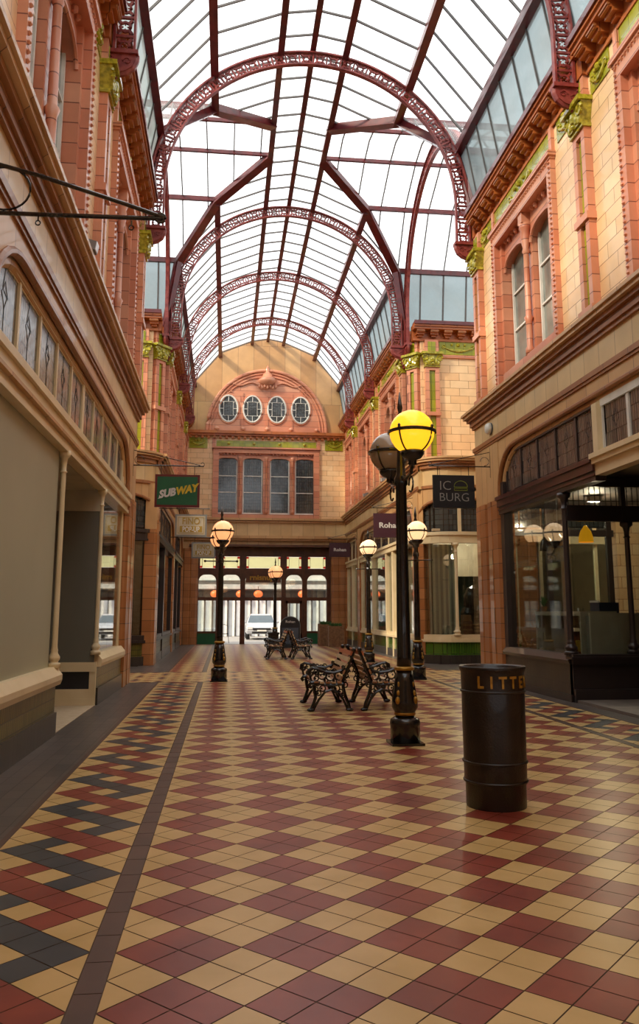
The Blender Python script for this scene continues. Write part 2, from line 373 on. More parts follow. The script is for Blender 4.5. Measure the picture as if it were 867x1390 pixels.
# ------------------------------------------------------------------ shared wall pieces
def cornice_low(mb, s0, s1, e0=0, e1=0, zt=6.25):
    # big buff cornice over the shops, fascia and lower mouldings
    mb.m('mould')
    for (d, z0, z1) in ((.26, zt-.06, zt), (.22, zt-.13, zt-.06)): mb.box(s0-(d if e0 else 0), s1+(d if e1 else 0), -.05, d, z0, z1)
    mb.m('brownmould')
    for (d, z0, z1) in ((.15, zt-.21, zt-.13), (.09, zt-.33, zt-.21), (.05, zt-.4, zt-.33)): mb.box(s0-(d if e0 else 0), s1+(d if e1 else 0), -.05, d, z0, z1)
    mb.m('fascia'); mb.box(s0, s1, -.3, 0, zt-.95, zt)
    mb.m('brownmould'); mb.box(s0-(.05 if e0 else 0), s1+(.05 if e1 else 0), 0, .05, zt-.95, zt-.86); mb.box(s0, s1, 0, .03, zt-1.0, zt-.95)
def modillions(mb, s0, s1, e0=0, e1=0):
    mb.m('orange')
    mb.box(s0, s1, -.2, .02, 10.42, 10.95)
    mb.box(s0, s1, 0, .05, 10.42, 10.5)
    mb.box(s0, s1, 0, .34, 10.84, 10.95); mb.box(s0, s1, 0, .30, 10.76, 10.84)
    n = max(1, round((s1-s0)/.46))
    for k in range(n):
        c = s0+(s1-s0)*(k+.5)/n
        mb.m('orange')
        mb.prism([(c-.13, 10.76), (c+.13, 10.76), (c+.13, 10.6), (c-.13, 10.6)], 0, .2, 1)
        mb.box(c-.13, c+.13, .2, .27, 10.66, 10.76); mb.box(c-.08, c+.08, 0, .12, 10.53, 10.6)
        pass
        mb.m('brownmould'); mb.tube([(c-.14, .27, 10.7), (c+.14, .27, 10.7)], .025, 6)
    mb.m('iron'); mb.box(s0, s1, .34, .38, 10.9, 11.02); mb.box(s0, s1, .02, .36, 10.95, 10.99)
def capital(fr, s, w, parent, z=9.5):
    c = MB(fr).m('gcap')
    c.box(s-w/2-.03, s+w/2+.03, 0, .17, z, z+.06)
    c.prism([(s-w/2, z+.06), (s+w/2, z+.06), (s+w/2+.1, z+.42), (s-w/2-.1, z+.42)], 0, .2, 1)
    c.box(s-w/2-.13, s+w/2+.13, 0, .27, z+.42, z+.5)
    for sx in (-1, 1):
        pts = [(s+sx*(w/2+.02+.09*math.cos(a)), .2, z+.3+.09*math.sin(a)) for a in [k*.7 for k in range(9)]]
        c.tube(pts, .03, 5)
        c.sphere((s+sx*w/4, .2, z+.17), .06, 8, 1, .7, 1.5); c.sphere((s+sx*w*.42, .19, z+.13), .05, 8, 1, .7, 1.6)
    c.sphere((s, .21, z+.25), .07, 8, 1, .8, 1.6); c.sphere((s, .2, z+.1), .05, 8)
    c.build('capital', parent)
def pilaster(fr, s, parent, w=.44, z0=6.25, zt=9.5):
    p = MB(fr).m('terra')
    p.box(s-w/2+.001, s+w/2-.001, -.1, .059, z0, zt-.002)
    p.box(s-w/2, s-w/2+.13, .06, .13, z0, zt); p.box(s+w/2-.13, s+w/2, .06, .13, z0, zt)
    p.box(s-w/2+.13, s+w/2-.13, .06, .13, zt-.1, zt-.001); p.box(s-w/2-.03, s+w/2+.03, 0, .17, 7.86, 7.98); p.box(s-w/2-.04, s+w/2+.04, 0, .18, z0, z0+.14)
    p.m('green'); p.box(s-w/2+.13, s+w/2-.13, .06, .075, z0+.14, zt-.1)
    p.m('terra'); p.box(s-w/2, s+w/2, -.1, .1, zt+.5, 10.45)
    p.m('green'); p.box(s-w/2+.1, s+w/2-.1, .1, .115, zt+.56, 10.38)
    o = p.build('pilaster', parent); capital(fr, s, w, o, zt)
    return o
def swag(mb, c, w, z, d):
    mb.m('gcap')
    pts = [(c+w*t, d, z-.12+.16*(t*t*4)) for t in [k/8-.5 for k in range(9)]]
    mb.tube(pts, [.02, .03, .035, .04, .045, .04, .035, .03, .02], 6)
    mb.sphere((c, d, z+.1), .07, 8); mb.sphere((c-w*.2, d, z+.1), .045, 8); mb.sphere((c+w*.2, d, z+.1), .045, 8)
    for sx in (-1, 1):
        mb.tube([(c+sx*w*.45+.06*math.cos(a), d, z+.02+.06*math.sin(a)) for a in [k*.8 for k in range(7)]], .022, 5)
win_count = [0]
def sash(fr, s0, s1, z0, z1, d, label, pane='sashpane', bars=(.36, .66), arch=.22, fm='white'):
    win_count[0] += 1
    f = MB(fr).m(fm); t = .055
    f.box(s0, s0+t, d, d+.06, z0, z1-arch); f.box(s1-t, s1, d, d+.06, z0, z1-arch); f.box(s0-.02, s1+.02, d, d+.09, z0, z0+.07)
    pts = [(s0+t/2, d+.03, z1-arch)]+[((s0+s1)/2-(s1-s0-t)/2*math.cos(a), d+.03, z1-arch+arch*.9*math.sin(a)**.6) for a in [PI*k/10 for k in range(1, 10)]]+[(s1-t/2, d+.03, z1-arch)]
    f.tube(pts, .032, 4)
    for b in bars: zz = z0+(z1-z0)*b; f.box(s0, s1, d+.005, d+.05, zz-.02, zz+.02)
    o = f.build('window_%d' % win_count[0])
    g = MB(fr).m(pane); g.box(s0+.01, s1-.01, d, d+.015, z0+.02, z1); g.build('pane', o)
    struct(o, label, 'window')
def surround(fr, c, w, parent, label, z0=6.25, zt=9.85, n=2, pane='sashpane'):
    # terracotta window surround with a beaded edge, deep reveals, baluster shafts
    b = MB(fr).m('terra'); a, e = c-w/2, c+w/2
    b.box(a, a+.2, -.35, .10, z0, zt); b.box(e-.2, e, -.35, .10, z0, zt); b.box(a+.2, e-.2, -.35, .10, zt-.28, zt)
    b.box(a-.05, e+.05, 0, .16, zt, zt+.09); b.box(a-.02, e+.02, 0, .12, zt-.05, zt)
    b.box(a+.2, a+.32, -.35, -.02, z0, zt-.28); b.box(e-.32, e-.2, -.35, -.02, z0, zt-.28)
    b.box(a+.32, e-.32, -.35, .04, z0, z0+.32)
    # beads
    z = z0+.05
    while z < zt-.06:
        for s in (a+.06, e-.06): b.sphere((s, .11, z+.04), .035, 5, 1, .8, 1)
        z += .1
    s = a+.12
    while s < e-.08: b.sphere((s, .11, zt-.08), .035, 5); s += .1
    cw = .30; iw = (w-.64-cw*(n-1))/n; s = a+.32
    lab = label
    for k in range(n):
        z1 = zt-.52
        pts = arc_head(b, s, s+iw, z1-.42, zt-.28, iw*.42, .30, -.35, -.10)
        b.tube([(p[0], -.09, p[1]-.015) for p in pts], .035, 6)
        for q in range(1, 6):          # drip corbels along the head
            b.sphere((s+iw*q/6, -.06, zt-.36+(.05 if q % 2 else 0)), .06, 6, .7, 1, 1.2)
        side = 'left' if k == 0 else ('right' if k == n-1 else 'inner')
        sash(fr, s+.04, s+iw-.04, z0+.3, zt-.56, -.28, lab % k if '%' in lab else lab, pane)
        if k < n-1:
            m_ = s+iw+cw/2
            b.box(m_-cw/2, m_+cw/2, -.35, -.12, z0, zt-.28)
            b.smooth = True
            b.lathe([(.09, z0+.3), (.09, z0+.45), (.06, z0+.5), (.065, z0+1.0), (.095, z0+1.1), (.06, z0+1.15), (.055, zt-1.15), (.08, zt-1.1), (.06, zt-1.02), (.11, zt-.8), (.09, zt-.66), (.12, zt-.6), (.12, zt-.5)], (m_, -.04, 0), 10)
            b.smooth = False
            b.box(m_-.1, m_+.1, -.14, .07, zt-.5, zt-.28)
        s += iw+cw
    # green frieze above
    b.m('green'); b.box(a+.1, e-.1, 0, .03, zt+.12, 10.42)
    b.m('terra'); b.box(a-.02, a+.1, 0, .07, zt+.09, 10.44); b.box(e-.1, e+.02, 0, .07, zt+.09, 10.44)
    swag(b, c, min(1.2, w*.4), zt+.3, .05)
    b.build('window_surround', parent)
def wall_holes(mb, s0, s1, z0, z1, holes, d0=-.35, d1=0.0):
    # holes: list of (a, e, z0, z1) sorted along s
    s = s0
    for a, e, ha, hb in holes:
        if a > s: mb.box(s, a, d0, d1, z0, z1)
        if ha > z0: mb.box(a, e, d0, d1, z0, ha)
        if hb < z1: mb.box(a, e, d0, d1, hb, z1)
        s = e
    if s1 > s: mb.box(s, s1, d0, d1, z0, z1)
def pier(fr, s0, s1, parent, z1=5.3, d=.0, mat_='pier', zsw=3.95):
    p = MB(fr).m(mat_)
    c = (s0+s1)/2; w = (s1-s0)/2
    s0 -= .012; s1 += .012
    prof = [(s0, -.31), (s0, d-.04), (s0+.05, d+.0), (s0+.08, d+.05), (c-.05, d+.06), (c, d+.03), (c+.05, d+.06), (s1-.08, d+.05), (s1-.05, d), (s1, d-.04), (s1, -.31)]
    p.prism(prof, 0, zsw, 2)
    p.m('mould'); p.prism([(s0, -.31), (s0, d+.012), (s1, d+.012), (s1, -.31)], zsw, z1, 2)
    return p.build('arcade_pier', parent)
def arch_mould(mb, pts, d, r=.055, zb=3.6):
    path = [(pts[0][0], d, zb)]+[(p[0], d, p[1]) for p in pts]+[(pts[-1][0], d, zb)]
    mb.tube(path, r, 8); mb.tube([(p[0]*1.0, d-.1, p[2] if len(p) > 2 else p[1]) for p in path], r*.8, 6)

# ------------------------------------------------------------------ side walls
def side_wall(side):
    fr = FR_R if side > 0 else FR_L
    nm = 'right' if side > 0 else 'left'
    w = MB(fr)
    bays = [(3.1, 2.6), (9.0, 3.5), (14.95, 3.4), (28.6, 3.1), (33.85, 3.1), (38.35, 2.3)]
    holes = [(c-ww/2+.02, c+ww/2-.02, 6.25, 9.83) for c, ww in bays]
    w.m('stone'); wall_holes(w, -3, 18.3, 6.2, 10.45, holes[:3]); wall_holes(w, 25.84, 40.0, 6.2, 10.45, holes[3:])
    cornice_low(w, -3, 18.6, 0, 1); cornice_low(w, 24.45, 40.0, 0, 0)
    modillions(w, -3, 11.75); modillions(w, 12.25, 17.75)
    modillions(w, 26.05, 30.95); modillions(w, 31.4, 36.1); modillions(w, 36.6, 40.0)
    w.m('orange')
    for a, b in ((11.75, 12.25), (17.75, 18.3), (25.86, 26.05), (30.95, 31.4), (36.1, 36.6)):
        w.box(a, b, -.2, .12, 10.45, 10.9); w.box(a-.03, b+.03, -.2, .2, 10.84, 10.95)
    # green frieze blocks beside the pilasters
    for a, b in ((-.2, 1.6), (4.5, 6.9), (11.0, 11.7), (12.3, 13.1), (16.75, 17.7), (26.3, 26.95), (30.3, 30.9), (31.45, 32.2), (35.5, 36.1), (36.65, 37.1)):
        w.m('green'); w.box(a+.02, b-.02, 0, .02, 10.0, 10.42); swag(w, (a+b)/2, (b-a)*.7, 10.2, .03)
    w.m('stone'); w.box(-3, 18.0, -.6, -.35, 6.2, 11.0); w.box(25.9, 40, -.6, -.36, 6.2, 11.0)
    # ground floor masonry above the shop arches
    w.m('mould')
    arches = {1: [(7.0, 16.95), (25.2, 35.6), (36.3, 39.75)], -1: [(7.0, 17.25), (25.0, 32.4), (33.0, 39.0)]}[side]
    for a, b in arches:
        r = 1.0 if b-a > 5 else .8
        pts = arc_head(w, a, b, 4.15, 5.32, r, .85, -.3, 0, 8)
        w.m('brownmould'); w.tube([(a, .0, 3.62)]+[(p[0], .0, p[1]) for p in pts]+[(b, .0, 3.62)], .05, 8)
        w.m('mould'); w.tube([(a+.09, -.1, 3.62)]+[(p[0]+(.08 if p[0] < (a+b)/2 else -.08), -.1, p[1]-.07) for p in pts]+[(b-.09, -.1, 3.62)], .07, 8)
    # rest of the near building beyond the picture
    w.box(-3, 7.0-.55, -.3, 0, 0, 5.3)
    o = w.build('wall_'+nm)
    struct(o, '%s arcade wall of cream and terracotta faience with %s' % (nm, 'sunlit upper windows' if side > 0 else 'shaded upper windows'), 'wall')
    for s in (6.1, 12.0, 17.75, 26.15, 31.2, 36.35): pilaster(fr, s, o)
    lab = {1: ['tall sash window pane in the right upper wall nearest the camera', 'tall sash window in the second surround on the right upper wall', 'tall white sash window in the right wall just before the crossing', 'small sash window in the far right wall just past the crossing', 'small sash window in the middle of the far right wall', 'small sash window in the far right wall next to the end wall'],
           -1: ['tall sash window in the left upper wall nearest the camera', 'tall sash window in the second surround on the left upper wall', 'tall sash window in the left wall just before the crossing', 'small sash window in the far left wall just past the crossing', 'small sash window in the middle of the far left wall', 'small sash window in the far left wall next to the end wall']}[side]
    lab = [l+', pane number %d from the near side' for l in lab]
    for (c, ww), l in zip(bays, lab): surround(fr, c, ww, o, l.replace('number 0', 'one'))
    ps = {1: [(6.45, 7.0), (16.97, 17.75), (17.79, 18.58), (24.6, 25.2), (35.6, 36.3), (39.75, 40.0)], -1: [(6.45, 7.0), (17.27, 17.85), (17.89, 18.58), (24.3, 25.0), (32.4, 33.0), (39.0, 39.6)]}[side]
    for a, b in ps: pier(fr, a, b, o, 5.32)
    return o
wall_r = side_wall(1); wall_l = side_wall(-1)

# ------------------------------------------------------------------ transept (crossing) walls
def transept(side):
    nm = 'right' if side > 0 else 'left'
    fr = FR_back(side, 25.3)
    w = MB(fr).m('stone'); L = 6.6
    holes = [(2.3, 4.6, 6.25, 9.83)]
    wall_holes(w, .35, L, 6.2, 10.45, holes)
    # chamfered corner pier
    w.m('terra'); w.add([(.4, 0, 6.2), (0, -.5, 6.2), (0, -.9, 6.2), (.4, -.9, 6.2), (.4, 0, 10.45), (0, -.5, 10.45), (0, -.9, 10.45), (.4, -.9, 10.45)],
                        [(0, 1, 2, 3), (4, 5, 6, 7), (0, 1, 5, 4), (1, 2, 6, 5), (2, 3, 7, 6), (3, 0, 4, 7)])
    w.m('green'); w.add([(.3, -.1, 6.4), (.1, -.35, 6.4), (.3, -.1, 9.4), (.1, -.35, 9.4), (.28, -.13+.03, 6.4), (.1, -.33+.03, 6.4), (.28, -.1, 9.4), (.1, -.3, 9.4)],
                        [(0, 1, 3, 2), (4, 5, 7, 6), (0, 1, 5, 4), (2, 3, 7, 6)])
    modillions(w, .1, L)
    w.m('green'); w.box(1.0, 2.3, 0, .02, 9.98, 10.42); swag(w, 1.65, 1.1, 10.22, .03)
    w.m('terra'); w.box(2.28, 2.34, 0, .07, 9.9, 10.45); w.box(.9, L, 0, .06, 9.86, 9.95)
    # lower storey stands forward at y = 24 with a rounded corner
    F = FR_back(side, 23.95); w.fr = F; R = 1.0
    def curve(d, n=8):      # rounded corner then straight front
        c = (R-.0, -R)
        return [(c[0]-(R+d)*math.cos(a), c[1]+(R+d)*math.sin(a)) for a in [PI/2*k/n for k in range(n+1)]]+[(L, d)]
    def band(m_, d, z0, z1, din=-.3):
        w.m(m_); o_ = curve(d); i_ = curve(din)
        for k in range(len(o_)-1):
            a, b, c, e = o_[k], o_[k+1], i_[k+1], i_[k]
            w.add([(p[0], p[1], z) for z in (z0, z1) for p in (a, b, c, e)], [(0, 1, 2, 3), (4, 5, 6, 7), (0, 1, 5, 4), (2, 3, 7, 6), (1, 2, 6, 5), (3, 0, 4, 7)])
    zt = 6.25
    for m_, d, a, b in (('mould', .26, zt-.06, zt), ('mould', .22, zt-.13, zt-.06), ('brownmould', .15, zt-.21, zt-.13), ('brownmould', .09, zt-.33, zt-.21), ('fascia', 0, zt-.95, zt-.33), ('brownmould', .05, zt-.95, zt-.86), ('mould', 0, 5.2, 5.3)): band(m_, d, a, b)
    # solid fill between lower storey cornice and upper wall
    w.m('mould'); w.box(.5, L, -1.4, -.1, 5.95, 6.22)
    # arch above the rounded shopfront
    arch0, arch1 = .12, 2.95
    def cv(s, d):    # s measured along the front; small s bends around the corner
        if s >= R: return (s, d)
        a = PI/2*s/R; return (R-(R+d)*math.cos(a), -R+(R+d)*math.sin(a))
    w.m('mould')
    pts = []
    n = 8
    for k in range(n+1):
        a = PI/2*k/n; pts.append((arch0+.75-.75*math.cos(a), 4.2+.75*math.sin(a)))
    for k in range(n+1):
        a = PI/2*(1-k/n); pts.append((arch1-.75+.75*math.cos(a), 4.2+.75*math.sin(a)))
    dense = []
    for p, q in zip(pts, pts[1:]):
        m_ = 4 if q[0]-p[0] > .3 else 1
        for k in range(m_): dense.append((p[0]+(q[0]-p[0])*k/m_, p[1]+(q[1]-p[1])*k/m_))
    dense.append(pts[-1])
    for p, q in zip(dense, dense[1:]):
        if q[0]-p[0] < 1e-6: continue
        A = cv(p[0], 0); B = cv(q[0], 0); C = cv(q[0], -.25); D = cv(p[0], -.25)
        w.add([(A[0], A[1], p[1]), (B[0], B[1], q[1]), (C[0], C[1], q[1]), (D[0], D[1], p[1]), (A[0], A[1], 5.3), (B[0], B[1], 5.3), (C[0], C[1], 5.3), (D[0], D[1], 5.3)],
              [(0, 1, 2, 3), (4, 5, 6, 7), (0, 1, 5, 4), (2, 3, 7, 6), (1, 2, 6, 5), (3, 0, 4, 7)])
    w.m('brownmould'); w.tube([cv(arch0, .01)+(3.6,)]+[cv(p[0], .01)+(p[1],) for p in dense]+[cv(arch1, .01)+(3.6,)], .05, 8)
    w.m('mould'); w.box(2.95, 3.6, -.25, 0, 3.9, 5.3); w.box(L-.5, L, -.25, 0, 3.9, 5.3)
    arc_head(w, 3.6, L-.5, 4.2, 5.3, .75, .75, -.25, 0)
    w.fr = fr
    # near building's own end wall, facing away from the camera
    w.fr = FR_front(side, 18.27); w.m('stone'); w.box(.37, L, -.3, 0, 6.27, 10.95)
    w.fr = FR_front(side, 18.57); cornice_low(w, .32, L)
    w.m('mould'); w.box(.32, L, -.3, 0, 4.6, 5.3)
    w.m('stone'); w.box(3.3, L, -.25, 0, 0, 4.6); 
    if side < 0: w.box(0.3, L, -.25, 0, 0, 4.6)
    o = w.build('wall_'+nm+'_crossing')
    struct(o, '%s wall of the crossing seen beyond the near shops, rounded shopfront below' % nm, 'wall')
    pilaster(fr, .72, o, .46)
    surround(fr, 3.45, 2.3, o, 'sash window high in the %s crossing wall' % nm+', pane number %d from the inner side')
    K = math.hypot(.4, .5)
    fch = (lambda a, d, z: fr(.4-.4*a/K-.5*d/K, -.5*a/K+.4*d/K, z))
    pilaster(fch, K/2, o, .42)
    # piers of the lower storey
    fb = FR_back(side, 23.95)
    pr_ = MB(fb).m('pier')
    pr_.prism([(-.05, -1.3), (-.05, -.75), (0.02, -.62), (.12, -.52), (.2, -.6), (.25, -.75), (.25, -1.3)], 0, 4.25, 2)
    pr_.m('mould'); pr_.prism([(-.02, -1.31), (-.02, -.7), (.12, -.49), (.26, -.75), (.26, -1.31)], 4.25, 5.31, 2)
    pr_.build('arcade_pier', o)
    pier(fb, 2.95, 3.55, o, 5.3)
    return o
tr_r = transept(1); tr_l = transept(-1)

w = MB().m('stone'); w.box(XL-.6, XR+.6, -3.4, -3.0, 0, 12.0)
w.m('brownwood'); w.box(XL+1, XR-1, -3.0, -2.9, 0, 4.4); w.m('darkpane')
for k in range(5): w.box(XL+1.2+1.15*k, XL+2.15+1.15*k, -2.9, -2.88, .5, 4.0)
struct(w.build('wall_near'), 'end wall of the arcade behind the camera', 'wall')
for sx, x in ((1, 12.5), (-1, -8.7)):
    w = MB().m('stone'); w.box(min(x, x+sx*.4), max(x, x+sx*.4), 17.5, 26, 0, 10.6)
    w.m('mould'); w.box(min(x, x-sx*.15), max(x, x-sx*.15), 18.6, 24, 5.9, 6.25)
    w.m('brownwood'); w.box(min(x, x-sx*.08), max(x, x-sx*.08), 19.4, 23, 0, 3.6)
    struct(w.build('wall_%s_end' % ('right' if sx > 0 else 'left')), 'end wall of the %s crossing arm' % ('right' if sx > 0 else 'left'), 'wall')

def closing():  # unseen slabs and walls, added to stop sky light leaking into the shops
    for nm, x0, x1, xe in (('right', XR+.32, 12.9, 12.5), ('left', -9.1, XL-.32, -9.1)):
        w = MB().m('innerdark')
        w.box(x0, x1, -3.4, 18.2, 5.36, 5.9); w.box(x0, x1, 25.5, 40.4, 5.36, 5.9)
        w.box(xe, xe+.4, -3.4, 17.45, 0, 5.36); w.box(xe, xe+.4, 26.05, 40.4, 0, 5.36)
        w.box(x0 if nm == 'left' else XR+.42, x1 if nm == 'right' else XL-.42, 40.0, 40.4, 0, 5.35)
        w.box(x0, x1, -3.4, -3.0, 0, 5.35)
        struct(w.build('wall_%s_back' % nm), 'added inner masonry closing the %s row of shops against sky light' % nm, 'wall')
closing()
w = MB(FR_R); w.m('innerdark'); w.box(8.5, 8.9, -6.5, -.1, .0, 3.9); w.m('darkframe'); w.box(7.0, 8.9, -.12, 0, 0, .7); w.m('darkpane'); w.box(7.0, 8.85, -.1, -.06, .7, 3.7)
struct(w.build('trim_10'), 'side return of the shop before the right doorway', 'wall')
# ------------------------------------------------------------------ roof
PROF = [(0, 15.42), (.80, 15.28), (2.40, 14.60), (3.66, 13.05), (4.02, 10.98)]
PURL_W = [(.09, .14), (.10, .20), (.12, .26), (.14, .30)]
ceil = empty('ceiling'); struct(ceil, 'glazed barrel roof of white panes on maroon iron purlins', 'roof')
gl = MB(); bars = MB().m('bar')
def panel(P, a0, a1, k, fa0, fa1, step=.8, main=True):
    # P(side, offset, along, z) -> world point; strip between profile points k and k+1, clipped along by fa0/fa1(offset)
    (o0, z0), (o1, z1) = PROF[k], PROF[k+1]
    gl.m('coveglass' if k == 3 else 'roofglass')
    for sd in (-1, 1):
        A0, A1, B0, B1 = fa0(o0), fa1(o0), fa0(o1), fa1(o1)
        if A1-A0 < .01 and B1-B0 < .01: continue
        gl.add([P(sd, o0, A0, z0), P(sd, o0, A1, z0), P(sd, o1, B1, z1), P(sd, o1, B0, z1)], [(0, 1, 2, 3)])
        t = math.ceil(min(A0, B0)/step)*step
        while t < max(A1, B1):
            # portion of this bar lying inside the trapezoid
            ins = []
            for q in range(0, 21):
                f = q/20; o = o0+(o1-o0)*f; lo = A0+(B0-A0)*f; hi = A1+(B1-A1)*f
                if lo <= t <= hi: ins.append((o, z0+(z1-z0)*f))
            if len(ins) > 1:
                p, q = ins[0], ins[-1]
                bars.beam(P(sd, p[0], t, p[1]-.02), P(sd, q[0], t, q[1]-.02), .035, .05)
            t += step
Pm = lambda sd, o, a, z: (CX+sd*o, a, z)
Pt = lambda sd, o, a, z: (a, CY+sd*o, z)
for k in range(4):
    for (a, b) in ((-3, CY-4.02), (CY+4.02, 40.0)): panel(Pm, a, b, k, lambda o, a=a: a, lambda o, b=b: b)
    if k == 0: panel(Pm, 0, 0, 0, lambda o: CY-4.02, lambda o: CY+4.02)
    else:
        panel(Pm, 0, 0, k, lambda o: CY-4.02, lambda o: CY-o)
        panel(Pm, 0, 0, k, lambda o: CY+o, lambda o: CY+4.02)
    # transept arms
    if True:
        panel(Pt, 0, 0, k, lambda o: CX+max(o, .8), lambda o: 12.5)
        panel(Pt, 0, 0, k, lambda o: -8.7, lambda o: CX-max(o, .8))
gl.build('roof_glass', ceil, recalc=False); bars.build('glazing_bars', ceil)
for k, (o_, z_) in enumerate(PROF[:4]):
    w_, h_ = PURL_W[k]
    for sd in ((1,) if k == 0 else (-1, 1)):
        segs = [(-3, 40.0)] if k < 2 else [(-3, CY-o_), (CY+o_, 40.0)]
        for a, b in segs:
            p = MB().m('iron'); p.beam((CX+sd*o_, a, z_-h_/2), (CX+sd*o_, b, z_-h_/2), w_, h_); p.beam((CX+sd*o_, a, z_-h_), (CX+sd*o_, b, z_-h_), w_*1.6, .05)
            p.build('purlin', ceil)
    if k > 0:
        for sd in (-1, 1):
            for a, b in ((CX+o_, 12.5), (-8.7, CX-o_)):
                p = MB().m('iron'); h2 = h_*.55; p.beam((a, CY+sd*o_, z_-h2/2), (b, CY+sd*o_, z_-h2/2), w_*.8, h2)
                p.build('purlin', ceil)
for sx in (-1, 1):
    for sy in (-1, 1):
        p = MB().m('iron')
        for (o0, z0), (o1, z1) in zip(PROF[1:], PROF[2:]):
            p.beam((CX+sx*o0, CY+sy*o0, z0-.1), (CX+sx*o1, CY+sy*o1, z1-.1), .2, .2); p.beam((CX+sx*o0, CY+sy*o0, z0-.2), (CX+sx*o1, CY+sy*o1, z1-.2), .28, .05)
        p.build('valley_beam', ceil)
for sx in (-1, 1):
    p = MB().m('iron'); o_ = .8; p.beam((CX+sx*o_, CY-o_, 15.16), (CX+sx*o_, CY+o_, 15.16), .14, .2); p.build('purlin', ceil)

# arch ribs -------------------------------------------------------------
RI, RO, ZC, ZF = 3.5, 3.86, 11.35, 10.32
def rib_mesh(yz=False):
    m_ = MB(); m_.m('iron2')
    fr = (lambda s, d, z: (d, s, z)) if yz else (lambda s, d, z: (s, d, z))
    m_.fr = fr
    Ls = ZC-ZF; Rm = (RI+RO)/2; Lt = 2*Ls+PI*Rm; n = 40
    def pt(t, r):      # t in 0..Lt along the mean line
        if t < Ls: return (-r, ZF+t)
        if t > Lt-Ls: return (r, ZF+(Lt-t))
        a = PI-(t-Ls)/Rm; return (r*math.cos(a), ZC+r*math.sin(a))
    tt = [Lt*k/80 for k in range(81)]
    for r, hh, wd in ((RI, .04, .11), (RO, .04, .13)):
        P_ = [pt(t, r) for t in tt]; Q_ = [pt(t, r+(hh if r == RI else -hh)) for t in tt]
        for k in range(80):
            a, b, c, e = P_[k], P_[k+1], Q_[k+1], Q_[k]
            m_.add([(q[0], d, q[1]) for d in (-wd/2, wd/2) for q in (a, b, c, e)], [(0, 1, 2, 3), (4, 5, 6, 7), (0, 1, 5, 4), (2, 3, 7, 6), (1, 2, 6, 5), (3, 0, 4, 7)])
    m_.box
    for k in range(n+1):
        t = Lt*k/n; a = pt(t, RI+.03); b = pt(t, RO-.03); m_.beam((a[0], 0, a[1]), (b[0], 0, b[1]), .03, .16, up=(0, 0, 1)) if False else m_.tube([(a[0], 0, a[1]), (b[0], 0, b[1])], .03, 4)
        if k < n:
            tm = Lt*(k+.5)/n; rm = (RI+RO)/2; hw = .12
            ring = []
            for q in range(8):
                w_ = 2*PI*q/8; ring.append(pt(tm+.085*math.cos(w_), rm+.085*math.sin(w_)))
            m_.tube([(p[0], 0, p[1]) for p in ring], .027, 4, closed=True)
            for q in range(4):
                w_ = PI/4+PI/2*q; a = pt(tm+.09*math.cos(w_), rm+.09*math.sin(w_)); b = pt(tm+.15*math.cos(w_)*1.15, rm+.16*math.sin(w_))
                m_.tube([(a[0], 0, a[1]), (b[0], 0, b[1])], .032, 4)
                w_ = PI/2*q; a = pt(tm+.03*math.cos(w_), rm+.03*math.sin(w_)); b = pt(tm+.085*math.cos(w_), rm+.085*math.sin(w_)); m_.tube([(a[0], 0, a[1]), (b[0], 0, b[1])], .014, 4)
    return m_
def bracket(sg, yz=False):
    m_ = MB().m('iron2'); fr = (lambda s, d, z: (d, s*sg, z)) if yz else (lambda s, d, z: (s*sg, d, z)); m_.fr = fr
    # solid curved console from the rib foot back to the wall pilaster
    top = ZF; out = [(RI-.02, top), (RI-.01, top-.1), (RI+.04, top-.22), (RI+.14, top-.3), (RI+.26, top-.34), (RI+.36, top-.42), (RI+.40, top-.6)]
    poly = out+[(3.98, top-.6), (3.98, top)]
    m_.prism(poly, -.07, .07, 1)
    m_.tube([(p[0], 0, p[1]) for p in out], .05, 6, up=(0, 1, 0), fl=1.0)
    m_.box(RI-.05, 3.98, -.11, .11, top-.02, top+.05)
    m_.box(3.9, 3.98, -.1, .1, top-.7, top+.6)
    for c in ((3.62, top-.14), (3.8, top-.2), (3.9, top-.1)):
        for d in (-.075, .075):
            m_.tube([(c[0]+.07*math.cos(a)*(1-a/9), d, c[1]+.07*math.sin(a)*(1-a/9)) for a in [q*.7 for q in range(10)]], .016, 4)
    return m_
ribm = rib_mesh().build('lattice'); ribm2 = rib_mesh(True).build('lattice')
brm = {sg: bracket(sg).build('foot_bracket') for sg in (-1, 1)}; brm2 = {sg: bracket(sg, True).build('foot_bracket') for sg in (-1, 1)}
def use(o, parent, name, first=[]):
    if o.name in first: c = o.copy(); COL.objects.link(c)
    else: first.append(o.name); c = o
    c.parent = parent; c.name = name; return c
ribs = [(12.0, 'maroon lattice iron roof arch nearest the camera, cut by the top of the picture'), (18.0, 'largest whole maroon lattice iron roof arch, in front of the crossing'), (25.8, 'maroon lattice iron roof arch just behind the crossing, second whole arch'), (31.2, 'maroon lattice iron roof arch between the crossing and the farthest arch'), (36.45, 'smallest lattice iron roof arch, nearest the end wall')]
for y, l in ribs:
    r = empty('roof_arch', (CX, y, 0)); tag(r, l, 'roof arch', 'lattice iron roof arches')
    use(ribm, r, 'lattice'); use(brm[-1], r, 'foot_bracket'); use(brm[1], r, 'foot_bracket')
for x, l in ((CX+3.98, 'maroon iron arch seen edge-on across the mouth of the right crossing arm'), (CX-3.98, 'maroon iron arch seen edge-on across the mouth of the left crossing arm')):
    r = empty('roof_arch', (x, CY, 0)); tag(r, l, 'roof arch', 'lattice iron roof arches')
    use(ribm2, r, 'lattice'); use(brm2[-1], r, 'foot_bracket'); use(brm2[1], r, 'foot_bracket')

